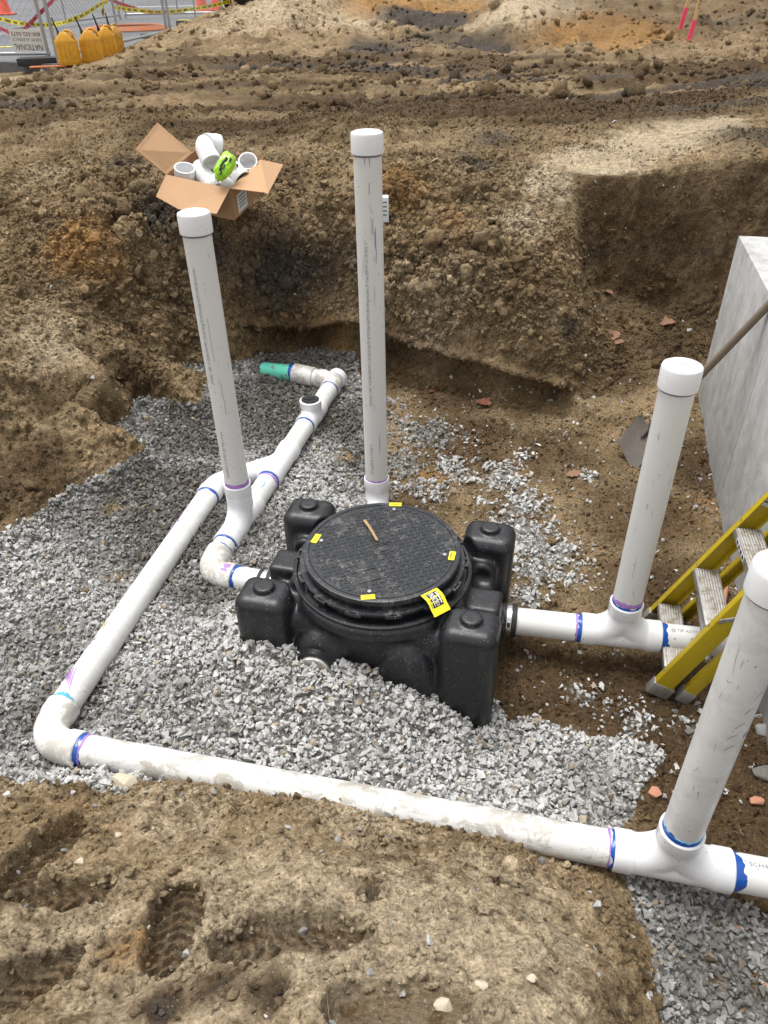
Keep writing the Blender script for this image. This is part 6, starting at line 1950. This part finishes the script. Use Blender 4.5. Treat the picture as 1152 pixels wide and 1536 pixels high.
# tapes
def tape(name, pts, w, mat, label, prints=True):
    """hanging band with a slow twist"""
    P = [np.asarray(p, float) for p in pts]
    C_ = []
    for i in range(len(P) - 1):
        p0, p1, p2, p3 = P[max(0, i - 1)], P[i], P[i + 1], P[min(len(P) - 1, i + 2)]
        for t in np.linspace(0, 1, 12, endpoint=False):
            C_.append(.5 * ((2 * p1) + (-p0 + p2) * t + (2 * p0 - 5 * p1 + 4 * p2 - p3) * t * t + (-p0 + 3 * p1 - 3 * p2 + p3) * t ** 3))
    C_.append(P[-1])
    V_, F_ = [], []
    for i, c in enumerate(C_):
        a = .5 * math.sin(i * .21) + .25 * math.sin(i * .53)
        e = np.array([0, math.sin(a), math.cos(a)])
        V_ += [c - e * w / 2, c + e * w / 2]
    n = len(C_)
    F_ = [[2 * i, 2 * i + 1, 2 * i + 3, 2 * i + 2] for i in range(n - 1)]
    root = link(name, pmesh(name, V_, F_), M[mat], None, smooth=True)
    tag(root, label, 'tape')
    if prints:
        V2, F2 = [], []
        for i in range(0, n - 3, 3):
            a_, b_ = np.array(V_[2 * i]), np.array(V_[2 * i + 1]); c_, d_ = np.array(V_[2 * i + 4]), np.array(V_[2 * i + 5])
            o_ = np.array([0, -.003, 0])
            for q0, q1 in ((.05, .3), (.38, .6), (.7, .9)):
                for lo, hi in ((.25, .75),):
                    f = lambda s, t: (a_ * (1 - s) + c_ * s) * (1 - t) + (b_ * (1 - s) + d_ * s) * t + o_
                    k = len(V2); V2 += [f(q0, lo), f(q1, lo), f(q1, hi), f(q0, hi)]; F2.append([k, k + 1, k + 2, k + 3])
        link('black_print', pmesh('black_print', V2, F2), M['black'], root, smooth=False)['kind'] = 'stuff'
    return root
tape('caution_tape', [atY(-30, 20, 11.6), atY(20, 33, 11.6), atY(55, 37, 11.4), atY(85, 36, 11.2), atY(120, 25, 11.6), atY(150, 7, 12.1), atY(162, 2, 12.4)], .05, 'tape', 'yellow caution tape sagging from the left edge to above the cans')
tape('caution_tape', [atY(172, 11, 14.2), atY(200, 15, 15.0), atY(245, 18, 15.6), atY(285, 14, 16.4), atY(320, 8, 17.0), atY(345, 2, 17.4)], .065, 'tape', 'yellow caution tape strung along the far part of the lot')
tape('caution_tape', [atY(152, 3, 12.2), atY(156, 12, 12.2), atY(153, 22, 12.2)], .10, 'tape', 'yellow knot of caution tape hanging above the middle can')
tape('danger_tape', [atY(86, -6, 11.3), atY(72, 8, 11.1), atY(50, 30, 11.0), atY(32, 50, 10.8)], .05, 'redtape', 'dark red tape slanting down to the white sign from above', False)
tape('danger_tape', [atY(-10, 38, 10.9), atY(8, 46, 10.8), atY(20, 53, 10.7)], .04, 'redtape', 'short dark red tape left of the white sign', False)
tape('danger_tape', [atY(160, -3, 14.5), atY(185, 7, 15.2), atY(228, 20, 16.0)], .05, 'redtape', 'red tape crossing behind the chain link right of the cans', False)
# orange cord loops
parts = []
p = atY(188, 34, 15.4); p[2] = GZ + .015
for k in range(4):
    a = np.linspace(0, 2 * math.pi, 30)
    parts.append(sweep([p + np.array([math.cos(t) * (.75 - .06 * k), math.sin(t) * (.55 - .05 * k) + .03 * k, .012 * k + .01]) for t in a], [.016] * 30, 6, False))
o = vf_obj('hose_coil', parts, M['orange'], None, True); tag(o, 'orange hose coiled flat on the asphalt behind the fence', 'hose')
# wheel stop
p = atY(291, 43, 15.6); p[2] = GZ + .06
o = vf_obj('kerb_block', box_vf(p, (.27, -.02, 0), (.02, .09, 0), UPV * .06), M['rubber'], None, bevel=.02); tag(o, 'black rubber block with a yellow top behind the fence', 'kerb block')
vf_obj('yellow_top', box_vf(p + UPV * .064 + np.array([0, -.03, 0]), (.24, -.018, 0), (.013, .06, 0), UPV * .004), M['tape'], o)
# yellow line on the asphalt
o = vf_obj('parking_line', box_vf(atY(-12, 66, 12.6) * np.array([1, 1, 0]) + UPV * (GZ + .004), (.6, 0, 0), (0, .05, 0), UPV * .002), M['tape'], None); o['kind'] = 'structure'
o = vf_obj('parking_line', box_vf(atY(300, 14, 24.0) * np.array([1, 1, 0]) + UPV * (GZ + .004), (2.2, 0, 0), (0, .08, 0), UPV * .002), M['whiteprint'], None); o['kind'] = 'structure'
# cones
def cone(px, py, Y, label, h=.70):
    p = atY(px, py, Y); p[2] = GZ
    root = empty('traffic_cone', p, label, 'cone', 'orange cones on the lot')
    vf_obj('base', box_vf(p + UPV * .02, (.19, 0, 0), (0, .19, 0), UPV * .018), M['cone'], root, bevel=.01)
    vf_obj('cone_body', sweep([p + UPV * .038, p + UPV * .06, p + UPV * h, p + UPV * (h + .01)], [.15, .135, .028, .015], 20), M['cone'], root, True)
    vf_obj('black_base', box_vf(p + UPV * .0, (.2, 0, 0), (0, .2, 0), UPV * .005), M['rubber'], root)
    return root
cone(6, 10, 21.5, 'orange cone at the top left corner on the lot')
cone(302, 6, 21.0, 'left of two orange cones by the far fence')
cone(324, 5, 21.2, 'right of two orange cones by the black sheet')
# fuel cans
def make_can():
    root = empty('fuel_can', (0, 0, 0))
    secs = [(.0, .125, .080, .02), (.015, .136, .088, .03), (.05, .136, .088, .03), (.052, .132, .085, .03), (.25, .132, .085, .03), (.265, .128, .082, .03), (.33, .065, .060, .025), (.352, .045, .045, .02), (.356, .03, .03, .01)]
    V_, F_ = [], []
    k = 28
    for z, hx, hy, r in secs:
        for i in range(k):
            a = 2 * math.pi * i / k
            ca, sa = math.cos(a), math.sin(a)
            n_ = 4.5
            q = (abs(ca) ** n_ + abs(sa) ** n_) ** (-1 / n_)
            V_.append((hx * q * ca, hy * q * sa, z))
    for i in range(len(secs) - 1):
        for j in range(k):
            F_.append([i * k + j, i * k + (j + 1) % k, (i + 1) * k + (j + 1) % k, (i + 1) * k + j])
    F_.append(list(range(k))[::-1]); F_.append([(len(secs) - 1) * k + j for j in range(k)])
    vf_obj('can_body', (V_, F_), M['can'], root, True)
    vf_obj('handle', sweep([(.115, 0, .27), (.108, 0, .33), (.08, 0, .362), (.035, 0, .372), (.0, 0, .350)], [.016, .015, .014, .015, .018], 10), M['can'], root, True)
    for x in (-.06, .0, .06):
        vf_obj('rib', [box_vf((x, -.0865, .15), (.004, 0, 0), (0, .004, 0), (0, 0, .075))], M['can'], root, bevel=.002)
    vf_obj('collar', sweep([(-.060, -.005, .315), (-.068, -.006, .345)], [.026, .024], 16), M['rubber'], root, True)
    vf_obj('spout', sweep([(-.066, -.005, .34), (-.075, -.006, .37), (-.098, -.010, .46), (-.112, -.012, .51)], [.020, .012, .009, .0075], 12), M['rubber'], root, True)
    return root
def copy_can(src):
    r = src.copy(); COL.objects.link(r)
    for ch in src.children:
        c = ch.copy(); COL.objects.link(c); c.parent = r
    return r
can0 = make_can()
can_specs = [((104, 86), 10.10, -6, 'left yellow fuel can, black spout tilted left, by the fence posts', 'can'),
             ((139, 85), 10.28, 14, 'middle yellow fuel can of the row, tallest peak, black spout', 'can'),
             ((163, 84), 10.75, 40, 'third yellow fuel can from the left, turned sideways', 'can'),
             ((176, 84), 10.95, 75, 'grimy brown stained fuel can at the right end of the row', 'can_dirty')]
for i, (px, Y, rz, lab_, mt) in enumerate(can_specs):
    o = can0 if i == 0 else copy_can(can0)
    p = atY(px[0], px[1], Y); p[2] = max(p[2] - .02, 1.27)
    p[2] = 1.297
    o.location = Vector([float(v) for v in p]); o.rotation_euler = (0, 0, math.radians(rz))
    o.scale = (.90,) * 3
    tag(o, lab_, 'fuel can', 'yellow fuel cans by the fence')
    if mt == 'can_dirty':
        for ch in list(o.children):
            if ch.name.startswith(('can_body', 'handle', 'rib')):
                ch.data = ch.data.copy(); ch.data.materials[0] = M[mt]
# black sheet and its stake
V_, F_ = [], []
nx, nz = 40, 14
a, b = atY(338, 28, 17.4), atY(500, 20, 18.2)
for i in range(nx + 1):
    for j in range(nz + 1):
        s, t = i / nx, j / nz
        p = a * (1 - s) + b * s; p[2] = 1.25 + t * 1.15
        p[1] += .06 * math.sin(s * 40 + t * 2) + .10 * math.sin(s * 13 + t * 5)
        p[0] += .03 * math.sin(t * 14 + s * 8)
        V_.append(p)
V_ = V_ + [np.array(p) + np.array([0, .012, 0]) for p in V_]
n1 = (nx + 1) * (nz + 1)
for i in range(nx):
    for j in range(nz):
        q = i * (nz + 1) + j
        F_ += [[q, q + nz + 1, q + nz + 2, q + 1], [n1 + q, n1 + q + 1, n1 + q + nz + 2, n1 + q + nz + 1]]
fab = link('silt_fence', pmesh('silt_fence', V_, F_), M['tarp'], None); tag(fab, 'black plastic sheet fence standing behind the spoil heaps', 'sheet fence')
p = atY(350, 22, 17.3)
vf_obj('post', box_vf(p + UPV * .3, (.025, 0, 0), (0, .025, 0), np.array([-.12, 0, .6])), M['wood_new'], fab)
